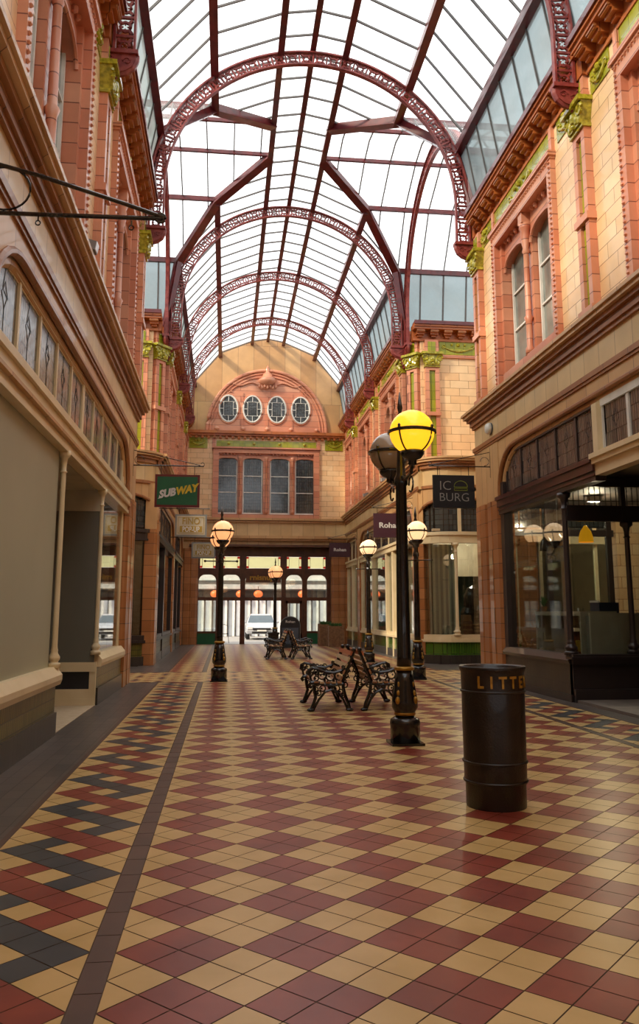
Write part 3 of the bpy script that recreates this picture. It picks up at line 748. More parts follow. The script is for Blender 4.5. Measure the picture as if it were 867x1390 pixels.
# ------------------------------------------------------------------ end wall
def end_wall():
    fr = FR_end; w = MB(fr); w.m('stone')
    wl, wr = -.72+.17, 4.22+.17
    a, e = CX-2.65, CX+2.65
    wall_holes(w, XL-.4, XR+.4, 5.2, 10.4, [(a+.02, e-.02, 6.2, 9.5)])
    w.box(XL-.4, XR+.4, -.6, -.35, 4.8, 12.3)
    w.m('fascia'); w.box(XL-.4, XR+.4, -.3, .02, 4.8, 6.0)
    w.m('mould'); w.box(XL, XR, 0, .2, 6.0, 6.12); w.box(XL, XR, 0, .12, 5.9, 6.0); w.box(XL, XR, 0, .3, 5.1, 5.24); w.box(XL, XR, 0, .2, 5.0, 5.1)
    w.m('orange'); w.box(XL, XR, 0, .28, 10.34, 10.48); w.box(XL, XR, 0, .2, 10.24, 10.34)
    s = XL+.2
    while s < XR-.1: w.box(s-.06, s+.06, 0, .16, 10.12, 10.24); s += .3
    w.m('green'); w.box(XL+.15, XL+1.05, 0, .03, 9.6, 10.15); w.box(XR-1.05, XR-.15, 0, .03, 9.6, 10.15); w.box(CX-2.5, CX+2.5, 0, .03, 9.72, 10.02)
    swag(w, XL+.6, .7, 9.9, .04); swag(w, XR-.6, .7, 9.9, .04)
    for k in range(4): w.m('gcap'); w.sphere((CX-1.9+k*1.27, .04, 9.87), .08, 8)
    w.m('terra'); w.box(CX-2.7, CX-2.55, 0, .06, 9.5, 10.1); w.box(CX+2.55, CX+2.7, 0, .06, 9.5, 10.1)
    # lunette
    cz = 10.48; Rl = 3.0
    pts = [(CX+Rl*math.cos(t)*1.0, cz+3.2*math.sin(t)) for t in [PI*k/28 for k in range(29)]]
    w.m('terra'); w.prism(pts, -.3, .06, 1)
    for sc, r_ in ((1.0, .09), (.95, .05), (.9, .04)): w.tube([(CX+(p[0]-CX)*sc, .08, cz+(p[1]-cz)*sc) for p in pts], r_, 8)
    # curved gable wall above, following the roof
    w.m('mould')
    oo = [(4.4, 10.4), (4.4, 11.0), (3.66, 13.1), (2.4, 14.65), (.8, 15.3), (0, 15.45)]
    w.m('mould'); w.prism([(CX+p[0], p[1]) for p in oo]+[(CX-p[0], p[1]) for p in reversed(oo[:-1])], -.5, -.0, 1)
    # lunette ornament
    w.m('terra')
    w.smooth = True
    w.lathe([(.02, 12.75), (.1, 12.8), (.3, 12.95), (.42, 13.05), (.46, 13.2), (.3, 13.3), (.22, 13.5), (.1, 13.6), (.12, 13.75), (.04, 13.9), (.02, 13.95)], (CX, .1, 0), 14)
    w.smooth = False
    for k in range(7): w.sphere((CX-.42+.14*k, .2, 12.85-.06*(k % 2)), .09, 6, .8, 1, 1.4)
    for sg in (-1, 1):
        w.tube([(CX+sg*(.5+.25*q), .1, 12.95+.1*math.sin(q*1.3)) for q in range(6)], .045, 6)
        w.tube([(CX+sg*1.9+.12*math.cos(t), .1, 12.5+.12*math.sin(t)) for t in [q*.8 for q in range(8)]], .03, 5)
    for x in (-1.25, 0, 1.25): w.box(CX+x-.05, CX+x+.05, .06, .1, 10.6, 12.5)
    for x in (-2.5, -1.2, 0, 1.2, 2.5): w.sphere((CX+x, .15, 10.6), .12, 8)
    # window surround
    w.m('terra'); w.box(a, a+.28, -.35, .1, 6.12, 9.6); w.box(e-.28, e, -.35, .1, 6.12, 9.6); w.box(a+.28, e-.28, -.35, .1, 9.38, 9.6); w.box(a-.06, e+.06, 0, .18, 9.6, 9.68)
    w.box(a+.28, e-.28, -.35, .06, 6.12, 6.32)
    o = w.build('wall_far'); struct(o, 'end wall of the arcade with four sash windows under a terracotta lunette', 'wall')
    xs = [(-.72, .30), (.54, 1.56), (1.89, 2.91), (3.15, 4.17)]; sh = CX-(-.72+4.17)/2
    names = ['outer left', 'inner left', 'inner right', 'outer right']
    mu = MB(fr).m('terra')
    edges = [a+.28]+[v+sh for x in xs for v in x]+[e-.28]
    for k in range(0, len(edges), 2):
        p, q = edges[k], edges[k+1]
        if q > p: mu.box(p, q, -.35, -.02, 6.3, 9.4)
        if 0 < k < 8:
            m_ = (p+q)/2; mu.smooth = True
            mu.lathe([(.08, 6.32), (.08, 6.5), (.05, 6.55), (.06, 7.3), (.05, 8.7), (.09, 8.8), (.06, 8.9), (.1, 9.1), (.1, 9.2)], (m_, .02, 0), 8); mu.smooth = False
    for (x0, x1) in xs:
        arc_head(mu, x0+sh, x1+sh, 8.95, 9.4, .3, .2, -.35, -.05)
        for q in range(1, 6): mu.sphere((x0+sh+(x1-x0)*q/6, .0, 9.34), .07, 6)
    mu.build('mullions', o)
    for (x0, x1), n_ in zip(xs, names):
        sash(fr, x0+sh+.02, x1+sh-.02, 6.34, 9.2, -.2, '%s white sash window of small leaded panes in the end wall' % n_, 'lead_grid', (.38, .67), .2)
    for k, (xc, zc) in enumerate(((-.19, 11.61), (1.04, 11.65), (2.3, 11.68), (3.54, 11.72))):
        xc += .12+ (.03*(1-k)); zc = 11.65
        win_count[0] += 1
        f = MB(fr).m('white'); el = [(xc+.46*math.cos(t), .1, zc+.68*math.sin(t)) for t in [2*PI*q/24 for q in range(24)]]
        f.tube(el, .045, 6, closed=True)
        f.tube([(xc+.24*i, .1, zc+.36*j) for i, j in ((-1, -1), (1, -1), (1, 1), (-1, 1))], .022, 4, closed=True)
        for i, j in ((0, -1), (0, 1)): f.beam((xc, .1, zc+.36*j), (xc, .1, zc+.66*j), .03, .03)
        for i in (-1, 1):
            f.beam((xc+.24*i, .1, zc), (xc+.44*i, .1, zc), .03, .03)
            for j in (-1, 1): f.beam((xc+.24*i, .1, zc+.3*j), (xc+.36*i, .1, zc+.42*j), .02, .02)
        o_ = f.build('window_%d' % win_count[0]); struct(o_, '%s of the four white oval windows in the lunette' % ['leftmost', 'second from left', 'third from left', 'rightmost'][k], 'window')
        g = MB(fr).m('lead_grid'); g.prism([(p[0], p[2]) for p in el], .062, .085, 1); g.build('pane', o_)
        t_ = MB(fr).m('terra'); t_.tube([(xc+(p[0]-xc)*1.13, .07, zc+(p[2]-zc)*1.1) for p in el], .05, 6, closed=True); t_.build('oval_surround', o_)
    # piers at the sides of the entrance
    for s0, s1 in ((XL, XL+.72), (XR-.72, XR)):
        pier(fr, s0, s1, o, 4.85, .05, 'pier', 4.6)
end_wall()

# entrance screen ---------------------------------------------------------
def entrance():
    Y = 40.55; fr = lambda s, d, z: (s, Y-d, z)
    w = MB(fr).m('brownwood'); x0, x1 = XL+.5, XR-.5
    w.box(x0, x1, 0, .12, 4.26, 4.9); w.box(x0, x1, 0, .14, 3.42, 3.68); w.box(x0, x1, 0, .14, 2.1, 2.26)
    ms = [(-1.6, -1.48), (-.62, -.38), (.56, .8), (2.58, 2.8), (3.62, 3.86), (4.84, 5.4)]; ms = [(a+.14, b+.14) for a, b in ms]
    for a, b in ms: w.box(a, b, 0, .16, 0, 4.4)
    bays = [(ms[k][1], ms[k+1][0]) for k in range(5)]
    for k, (a, b) in enumerate(bays):
        arc_head(w, a, b, 3.0, 3.45, .3 if k != 2 else .12, .36, .02, .12)
    # dark green risers of the side lights
    w.m('tile_green')
    o = None
    w.m('brownwood')
    for k in (0, 4): w.box(bays[k][0], bays[k][1], 0, .1, .52, .62)
    for k, (a, b) in enumerate(bays): w.box(a, b, .02, .1, 2.6, 2.64) if False else None
    o = w.build('door_1'); struct(o, 'dark brown timber entrance screen at the far end with stained toplights', 'entrance')
    r = MB(fr).m('sign_green')
    for k in (0, 4): r.box(bays[k][0], bays[k][1], 0, .08, 0, .52)
    r.build('green_riser', o)
    for k, (a, b) in enumerate(bays):
        g = MB(fr).m('stain_y'); g.box(a+.05, b-.05, .05, .07, 3.7, 4.24)
        g.m('iron'); g.box(a, a+.05, .04, .09, 3.68, 4.26); g.box(b-.05, b, .04, .09, 3.68, 4.26)
        for q in (a+.16, b-.16): g.m('blackp'); g.box(q-.008, q+.008, .068, .078, 3.7, 4.24)
        g.build('toplight', o)
        g = MB(fr).m('shopglass'); g.box(a, b, .05, .06, 2.26, 3.4)
        if k in (0, 4): g.box(a, b, .05, .06, .62, 2.1)
        g.build('pane', o)
    # open timber door leaf in the fourth bay, folded back
    a, b = bays[3]; d = MB(fr).m('brownwood'); d.box(a, a+.12, .0, .09, 0, 2.1); d.box(b-.12, b, 0, .09, 0, 2.1); d.box(a, b, 0, .09, 1.96, 2.1); d.box(a, b, 0, .09, 0, .5); d.build('door_leaf', o)
    g = MB(fr).m('shopglass'); g.box(a+.12, b-.12, .04, .05, .5, 1.96); g.build('pane', o)
    # reversed gold letters on the middle light
    a, b = bays[2]
    g = MB(fr).m('brownwood'); g.box(a+.02, b-.02, .07, .10, 2.98, 3.42); g.build('name_board', o)
    t = text_mesh('rnisnuj', .36, 'gold', o, ((a+b)/2-.12, Y-.11, 3.22), (PI/2, 0, 0), .004, .012, 1.15)
    for k, (a, b) in enumerate(bays):
        g = MB(fr).m('redglass')
        for x_ in (a+.1, b-.1):
            for z_ in (3.74, 4.2): g.box(x_-.05, x_+.05, .071, .08, z_-.05, z_+.05)
        g.build('red_corner_glass', o)
    s = MB().m('stone'); s.box(XL-.5, -1.4, 40.0, 40.8, 0, 4.9); s.box(5.4, XR+.5, 40.0, 40.8, 0, 4.9); s.box(XL-.5, XR+.5, 40.0, 40.9, 4.9, 5.3)
    struct(s.build('trim_1'), 'dark masonry reveal around the far entrance', 'reveal')
entrance()
M_ = M
# soffit inside the entrance (dark timber)
s = MB().m('brownwood'); s.box(XL+.3, XR-.3, 39.7, 40.7, 4.7, 4.8); struct(s.build('trim_2'), 'dark timber soffit above the far entrance screen', 'soffit')

# ------------------------------------------------------------------ shopfront helpers
def colonnette(fr, s, d, z0, z1, m_, parent, r=.05):
    c = MB(fr).m(m_); c.smooth = True
    c.lathe([(r*2.3, z0), (r*2.3, z0+.05), (r*2.25, z0+.06), (r*1.5, z0+.07), (r*1.5, z0+.08), (r*2.0, z0+.11), (r*2.0, z0+.14), (r*1.3, z0+.18), (r*1.2, z0+.2), (r*1.3, z0+.22), (r*1.1, z0+.24), (r, z0+.28), (r*.9, z1-.30), (r*.9, z1-.29), (r*1.3, z1-.28), (r*1.3, z1-.27), (r*.9, z1-.26), (r*.95, z1-.18), (r*1.3, z1-.1), (r*2.1, z1-.07), (r*2.2, z1-.06), (r*2.2, z1)], (s, d, 0), 14)
    return c.build('colonnette', parent)
def transom_lights(fr, s0, s1, z0, z1, n, fm, pane, parent, d=-.08, thick=()):
    t = MB(fr).m(fm)
    t.box(s0, s1, d-.05, d+.05, z0-.06, z0); t.box(s0, s1, d-.05, d+.05, z1, z1+.12)
    st = (s1-s0)/n
    for k in range(n+1):
        w_ = .075 if k in thick else .034
        c = min(max(s0+st*k, s0+w_/2), s1-w_/2)
        t.box(c-w_, c+w_, d-.05, d+.035, z0, z1+.1)
    f = t.build('transom_frame', parent)
    for k in range(n):
        a = s0+st*k+.045; b = s0+st*(k+1)-.045
        g = MB(fr).m(pane); g.box(a, b, d-.01, d+.01, z0, z1)
        # lead motif
        g.m('blackp'); c = (a+b)/2; zc = z0+(z1-z0)*.62; rr = min(.11, (b-a)*.2)
        g.tube([(c+rr*math.cos(w_)*(.6 if q % 2 else 1), d+.012, zc+rr*1.3*math.sin(w_)*(.6 if q % 2 else 1)) for q, w_ in enumerate([2*PI*i/8 for i in range(8)])], .0045, 4, closed=True)
        g.tube([(c+(b-a)*.3*sg, d+.012, z) for sg, z in ((0, z0), (0, zc-.14), (.3, zc), (-.3, zc+.05), (0, z1))], .004, 4)
        g.build('leaded_light', f)

# ---------- left near shop (frosted window, recessed doorway)
def shop_left_near():
    fr = FR_L
    root = empty('shopfront', (0, 0, 0)); tag(root, 'cream framed shopfront with a blank frosted window and recessed doorway on the left', 'shopfront')
    b = MB(fr).m('cream')
    # transom beam
    b.box(7.0, 17.25, -.14, .06, 3.74, 3.92); b.box(7.0, 17.25, -.1, .10, 3.86, 3.95); b.box(7.0, 17.25, -.14, .02, 3.58, 3.74); b.box(7.0, 17.25, -.1, .04, 3.56, 3.62)
    b.m('mould'); b.box(7.0, 17.25, .02, .075, 3.70, 3.74)
    b.build('transom_beam', root)
    transom_lights(fr, 7.3, 16.9, 4.0, 4.88, 10, 'cream', 'lead', root, -.1, (5,))
    h_ = MB(fr).m('cream'); arc_head(h_, 7.05, 17.2, 4.1, 5.1, .95, .75, -.14, -.08); h_.box(7.0, 7.3, -.2, 0, 0, 4.3); h_.box(16.95, 17.25, -.16, -.06, .75, 4.3); h_.build('head_frame', root)
    colonnette(fr, 10.67, -.02, .82, 3.58, 'cream', root, .036); colonnette(fr, 14.0, -.02, .82, 3.58, 'cream', root, .036)
    p = MB(fr).m('frost'); p.box(-1, 10.6, -.1, -.07, .8, 3.58); p.build('frosted_window', root)
    # sills and tiled risers
    for a, e in ((-1, 10.75), (14.075, 17.24)):
        s = MB(fr).m('cream'); s.prism([(-.2, .62), (.06, .62), (.08, .68), (.08, .74), (0, .84), (-.2, .84)], a, e, 0); s.build('sill', root)
        t = MB(fr).m('tile_old'); t.box(a, e, -.2, .0, .28, .62); t.m('tile_dark'); t.box(a, e, -.2, .03, 0, .28); t.build('stall_riser', root)
    # recess: near jamb, far jamb panel, mat
    j = MB(fr).m('cream'); j.box(13.95, 14.05, -1.6, -.02, .55, .70); j.box(13.98, 14.06, -1.6, 0, .12, .27); j.box(13.97, 14.06, -1.6, -.0, 0, .12); j.m('signblack'); j.box(14.0, 14.06, -1.6, -.06, .27, .55); j.m('cream'); j.box(13.97, 14.06, -.1, .0, .27, .7); j.build('recess_base', root)
    g = MB(fr).m('greypanel'); g.box(13.99, 14.03, -1.6, -.04, .7, 3.2); g.build('recess_panel', root)
    g = MB(fr).m('signcream'); g.box(13.97, 14.05, -1.6, -.04, 3.2, 3.6); g.box(10.6, 14.0, -1.6, -.14, 3.56, 3.64); g.build('recess_head', root)
    g = MB(fr).m('tile_old'); g.box(10.66, 10.75, -1.6, -.2, .28, .62); g.m('cream'); g.box(10.66, 10.78, -1.6, -.1, .62, .8); g.m('frost'); g.box(10.68, 10.74, -1.6, -.1, .8, 3.58); g.build('recess_side', root)
    g = MB(fr).m('innerdark'); g.box(10.6, 14.1, -1.75, -1.6, 0, 3.6); g.build('recess_door', root)
    m_ = MB(fr).m('carpet'); m_.box(10.75, 13.97, -1.6, .0, .004, .012); tag(m_.build('doormat'), 'beige mat filling the recessed doorway of the frosted shop on the left', 'mat')
    g = MB(fr).m('shopglass'); g.box(14.0, 17.0, -.08, -.07, .84, 3.58); g.build('window_pane', root)
    c = MB(fr); 
    c.m('greypanel'); c.box(14.05, 15.6, -.5, -.45, .84, 3.55)
    c.m('signcream'); c.box(15.7, 17.1, -.45, -.4, .84, 3.55)
    tag(c.build('window_blind'), 'grey blind behind the narrow display window left of the pillar', 'blind')
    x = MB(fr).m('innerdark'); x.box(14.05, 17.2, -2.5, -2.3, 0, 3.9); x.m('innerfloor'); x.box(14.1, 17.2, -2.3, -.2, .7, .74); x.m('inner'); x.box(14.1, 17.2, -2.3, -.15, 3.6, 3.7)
    struct(x.build('trim_3'), 'plain interior behind the left display window', 'room')
shop_left_near()

# ---------- right near shop (dark frames)
def shop_right_near():
    fr = FR_R
    root = empty('shopfront', (0, 0, 0)); tag(root, 'dark painted glass shopfront with black columns on the right', 'shopfront')
    b = MB(fr).m('darkred')
    b.box(12.25, 16.95, -.14, .08, 3.76, 3.93); b.box(12.25, 16.95, -.1, .12, 3.90, 3.98); b.m('darkframe'); b.box(12.25, 16.95, -.14, .04, 3.6, 3.76); b.m('darkred'); b.box(12.25, 16.95, .03, .06, 3.68, 3.72)
    b.build('transom_beam', root)
    transom_lights(fr, 12.25, 16.7, 4.02, 4.85, 5, 'darkframe', 'lead_dark', root, -.1)
    h_ = MB(fr).m('darkframe'); arc_head(h_, 12.0, 16.9, 4.15, 5.15, .9, .75, -.14, -.07); h_.box(16.75, 16.95, -.2, 0, .6, 4.3); h_.build('head_frame', root)
    colonnette(fr, 13.7, -.04, .78, 3.6, 'darkframe', root, .055)
    # sill, riser along arcade then returning into the doorway recess
    s = MB(fr).m('darkframe'); s.prism([(-.25, .64), (.05, .64), (.07, .70), (0, .80), (-.25, .80)], 13.6, 16.95, 0); s.box(13.5, 13.72, -2.6, .02, .64, .80); s.box(13.46, 13.72, -2.6, .06, .72, .76); s.build('sill', root)
    t = MB(fr).m('tile_dark'); t.box(13.6, 16.95, -.25, .0, .0, .64); t.m('darkframe'); t.box(13.58, 13.7, -2.6, .0, 0, .64); t.box(13.5, 13.62, -2.6, -.0, 0, .22); t.box(13.6, 16.95, 0, .04, 0, .12); t.build('stall_riser', root)
    g = MB(fr).m('shopglass'); g.box(13.7, 16.8, -.1, -.09, .8, 3.6); g.box(13.64, 13.65, -2.6, -.1, .8, 3.1); g.box(13.64, 13.65, -2.6, -.1, 3.4, 3.75); g.build('window_pane', root)
    f = MB(fr).m('darkframe'); f.box(13.6, 13.7, -2.6, -.05, 3.1, 3.38); f.box(13.6, 13.7, -2.6, -.05, 3.72, 3.95)
    for d in (-1.1, -2.2): f.box(13.594, 13.706, d-.04, d+.04, .8 if d < -2 else 3.1, 3.8)
    f.box(13.55, 13.71, -2.35, -2.25, .0, 3.2)
    for k in range(1, 26): f.box(13.66, 13.675, -.1*k-.006, -.1*k+.006, 3.38, 3.72)
    f.box(13.66, 13.675, -2.6, -.05, 3.46, 3.475)
    f.build('side_frame', root)
    colonnette(fr, 13.65, -1.15, .8, 3.1, 'darkframe', root, .05)
    # recess soffit & neighbouring cream shop above doorway
    c = MB(fr).m('darkframe'); c.box(10.0, 13.65, -2.7, -.15, 3.88, 3.98); c.build('recess_ceiling', root)
    root2 = empty('shopfront', (0, 0, 0)); tag(root2, 'cream transom with leaded lights above the doorway at the right edge', 'shopfront')
    b = MB(fr).m('cream'); b.box(6.9, 12.25, -.14, .1, 3.86, 3.98); b.box(6.9, 12.25, -.14, .14, 3.94, 4.02); b.box(6.9, 12.25, -.14, .04, 3.68, 3.86); b.box(12.1, 12.27, -.15, .04, 3.98, 4.85); b.box(6.9, 12.25, -.14, -.04, 4.82, 5.2); b.build('transom_beam', root2)
    transom_lights(fr, 7.0, 12.1, 4.05, 4.78, 6, 'white', 'lead_dark', root2, -.08)
    # entrance doors, glazed, at the back of the recess
    d = MB(fr).m('darkframe')
    for q in (10.2, 11.2, 12.2): d.box(q, q+.08, -2.7, -2.6, 0, 3.1)
    d.box(10.0, 13.6, -2.7, -2.6, 3.05, 3.2); d.box(10.0, 13.6, -2.7, -2.6, 0, .3)
    d.build('doorway_frame', root)
    g = MB(fr).m('shopglass'); g.box(10.0, 13.6, -2.66, -2.65, .3, 3.1); g.build('doorway_glass', root)
    th = MB(fr).m('flag'); th.box(7.5, 13.5, -2.6, -.02, .0, .05); struct(th.build('trim_4'), 'grey stone threshold of the right doorway', 'threshold')
    # room
    x = MB(fr); x.m('innerfloor'); x.box(13.7, 18.4, -6, -.25, .0, .06); x.m('inner'); x.box(10.0, 18.4, -6.1, -6, 0, 4.0)
    x.m('innerdark'); x.box(13.7, 18.4, -6, -.2, 3.95, 4.05)
    struct(x.build('trim_5'), 'dim room behind the dark shopfront', 'room')
    # window of the room on the crossing side
    v = MB(FR_front(1, 18.6)).m('darkframe')
    for q in (.4, 1.6, 3.1): v.box(q, q+.12, -.2, -.08, 0, 4.6)
    v.box(.41, 3.28, -.19, -.085, 3.3, 3.45); v.box(.41, 3.28, -.19, -.06, 0.01, .6)
    o = v.build('window_frame', root)
    g = MB(FR_front(1, 18.6)).m('shopglass'); g.box(.42, 3.2, -.15, -.14, .6, 3.3); g.build('pane', o)
    for k in range(5):
        g = MB(FR_front(1, 18.6)).m('lead_grid'); g.box(.45+.54*k, .95+.54*k, -.15, -.13, 3.5, 4.5); g.build('leaded_light', o)
    # furniture seen through the glass
    c = MB(fr).m('signcream'); c.box(14.4, 16.6, -1.25, -.55, 1.45, 1.53); c.box(16.5, 16.6, -1.25, -.55, .06, 1.45); c.box(14.4, 14.46, -1.25, -.55, .06, 1.45); c.box(14.9, 15.0, -1.25, -1.15, .06, 1.45); c.box(14.4, 16.6, -1.25, -1.2, 1.2, 1.45)
    tag(c.build('counter'), 'tall pale window counter inside the dark shopfront', 'counter')
    c = MB(fr).m('signcream'); c.box(14.0, 14.06, -1.75, -.55, .06, 1.5); c.m('greypanel'); c.box(14.06, 14.3, -1.75, -.6, .06, 1.45)
    tag(c.build('privacy_screen'), 'blank beige screen standing behind the glass right of the black column', 'screen')
    st = empty('bar_stool', (XR+1.0, 14.9, .06)); tag(st, 'mustard seated bar stool with chrome stem under the counter', 'stool')
    q = MB().m('yellowp'); q.smooth = True; q.lathe([(.02, .66), (.16, .66), (.2, .69), (.22, .74), (.2, .75), (.02, .72)], n=16); q.build('seat', st)
    q = MB().m('yellowp'); q.prism([(-.2, .72), (-.24, .72), (-.28, .92), (-.25, .93)], -.16, .16, 1); q.build('backrest', st)
    q = MB().m('chrome'); q.lathe([(.2, 0), (.2, .02), (.03, .05), (.025, .66)], n=14); q.build('stem', st)
    for k, (x_, y_, z_, mm, l) in enumerate(((.62, 16.0, 2.78, 'blackp', 'black bell pendant lamp on the left inside the dark shop'), (.95, 16.2, 2.86, 'blackp', 'second black bell pendant lamp beside the lamp post reflection'), (1.15, 15.3, 2.9, 'pend_y', 'glowing mustard bell pendant lamp right of the black column'))):
        pl = empty('pendant_lamp', (XR+x_, y_, z_)); tag(pl, l, 'lamp', 'bell pendant lamps in the dark shop')
        q = MB().m(mm); q.smooth = True; q.lathe([(.145, -.02), (.145, 0), (.135, .09), (.1, .2), (.05, .27), (.025, .31), (.015, .31)], n=18, cap=False); q.lathe([(.015, .29), (.125, .02), (.13, -.01)], n=18, cap=False); q.build('shade', pl)
        q = MB().m('grey'); q.lathe([(.008, .30), (.008, 3.95-z_)], n=6); q.build('cord', pl)
        q = MB().m('globe_w'); q.sphere((0, 0, .06), .05, 10); q.build('bulb', pl)
    # clutter on the counter and cooler
    q = MB(fr).m('bluebox'); q.box(15.2, 15.6, -1.7, -1.3, 1.0, 1.7); q.m('headlamp'); q.box(15.2, 15.6, -1.32, -1.29, 1.7, 1.74); q.box(15.3, 15.5, -1.7, -1.3, .06, 1.0); tag(q.build('drinks_cooler'), 'small navy drinks cooler behind the pale counter', 'cooler')
    pp = empty('potted_plant', (XR+.62, 16.3, 1.53)); tag(pp, 'small yellowish potted plant on the counter inside the dark shop', 'plant')
    q = MB().m('cardboard'); q.lathe([(.05, 0), (.08, .1)], n=10); q.build('pot', pp)
    q = MB().m('leaf')
    for k in range(24):
        a = random.random()*2*PI; r_ = random.random()*.12; q.tube([(0, 0, .08), (r_*.5*math.cos(a), r_*.5*math.sin(a), .2), (r_*math.cos(a), r_*math.sin(a), .2+.12*random.random())], [.004, .016, .003], 4)
    q.build('foliage', pp)
    bn = MB(fr).m('brownwood'); bn.box(17.4, 17.9, -5, -1.2, .06, 1.1); bn.m('signcream'); bn.box(17.35, 17.95, -5, -1.1, 1.1, 1.16); tag(bn.build('bar_counter'), 'long brown bar counter in the depth of the dark shop', 'counter')
    for k in range(8):
        q = MB().m(['cardboard', 'teal', 'grey', 'bluebox'][k % 4]); hh = .25+.1*(k % 3); q.smooth = True
        q.lathe([(.05, 0), (.055, hh*.6), (.02, hh*.8), (.02, hh)], (0, 0, 0), 10); o = q.build('bottle'); o.location = (XR+1.4+.28*k, 17.65, 1.16)
        tag(o, '%s bottle, %s along the bar counter in the dark shop' % (['brown', 'teal', 'grey', 'navy'][k % 4], ['first', 'second', 'third', 'fourth', 'fifth', 'sixth', 'seventh', 'last'][k]), 'bottle', 'bottles on the bar counter')
shop_right_near()

# ---------- rounded shopfronts of the crossing
def shop_round(side):
    nm = 'right' if side > 0 else 'left'
    R = .98
    def frc(d0=-.1):
        base = FR_back(side, 23.95)
        def f(s, d, z):
            if s >= R: return base(s, d, z)
            a = PI/2*max(s, -.1)/R; return base(R-(R+d)*math.cos(a), -R+(R+d)*math.sin(a), z)
        return f
    fr = frc()
    root = empty('shopfront', (0, 0, 0))
    tag(root, {1: 'cream rounded corner shopfront over bright green tiles, behind the litter bin', -1: 'dark rounded corner shopfront beyond the left pillar'}[side], 'shopfront')
    fm = 'cream' if side > 0 else 'darkframe'
    def strip(m_, d0, d1, z0, z1, s0=.15, s1=2.95, name='x', parent=root, n=16, mb=None):
        q = mb or MB(fr); q.m(m_)
        for k in range(n):
            a = s0+(s1-s0)*k/n; b = s0+(s1-s0)*(k+1)/n
            q.box(a, b, d0, d1, z0, z1)
        return q if mb else q.build(name, parent)
    b = MB(fr)
    strip(fm, -.16, .02, 3.62, 3.92, mb=b); strip(fm, -.16, .07, 3.84, 3.94, mb=b); strip(fm, -.16, .04, 3.6, 3.66, mb=b); b.build('transom_beam', root)
    strip('shopglass', -.1, -.09, .86, 3.6, name='window_pane')
    strip('lead_grid', -.12, -.1, 3.95, 4.95, name='leaded_light')
    f = MB(fr).m(fm)
    for s_ in (.2, 1.15, 2.2, 2.9): f.box(s_-.05, s_+.05, -.13, -.04, 3.94, 4.9)
    f.box(.13, .25, -.155, -.015, .6, 4.3); f.box(2.84, 2.93, -.155, -.015, .6, 4.3); f.build('frame', root)
    b = MB(fr); strip(fm, -.2, .05, .64, .72, mb=b); strip(fm, -.2, .02, .72, .86, mb=b); b.build('sill', root)
    b = MB(fr); strip('tile_green' if side > 0 else 'tile_old', -.2, -.02, .26, .64, mb=b); strip('tile_dark', -.2, 0.02, 0, .26, mb=b); b.build('stall_riser', root)
    if side > 0:
        colonnette(fr, 1.0, -.04, .82, 3.6, 'cream', root, .045)
    base = FR_back(side, 23.95)
    # second bay, straight
    q = MB(base).m(fm); q.box(3.6, 6.1, -.16, .03, 3.6, 3.9); q.box(3.6, 6.1, -.16, .03, 0, .8)
    for s_ in (3.62, 4.5, 5.4): q.box(s_, s_+.1, -.14, -.04, .8, 5.0)
    q.build('frame', root)
    q = MB(base).m('shopglass'); q.box(3.6, 6.1, -.1, -.09, .8, 3.6); q.build('window_pane', root)
    q = MB(base).m('lead_grid'); q.box(3.6, 6.1, -.1, -.09, 3.9, 4.95); q.build('leaded_light', root)
    # room
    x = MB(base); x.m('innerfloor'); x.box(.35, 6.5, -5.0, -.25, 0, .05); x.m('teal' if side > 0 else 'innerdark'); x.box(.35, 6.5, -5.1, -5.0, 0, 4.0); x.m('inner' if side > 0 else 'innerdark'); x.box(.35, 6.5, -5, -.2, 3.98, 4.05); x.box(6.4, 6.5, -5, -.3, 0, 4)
    x.box(.28, .38, -5, -1.4, 0, 4)
    struct(x.build('trim_%d' % (6 if side > 0 else 7)), 'room behind the %s rounded shopfront' % nm, 'room')
    return root
shop_round(1); shop_round(-1)
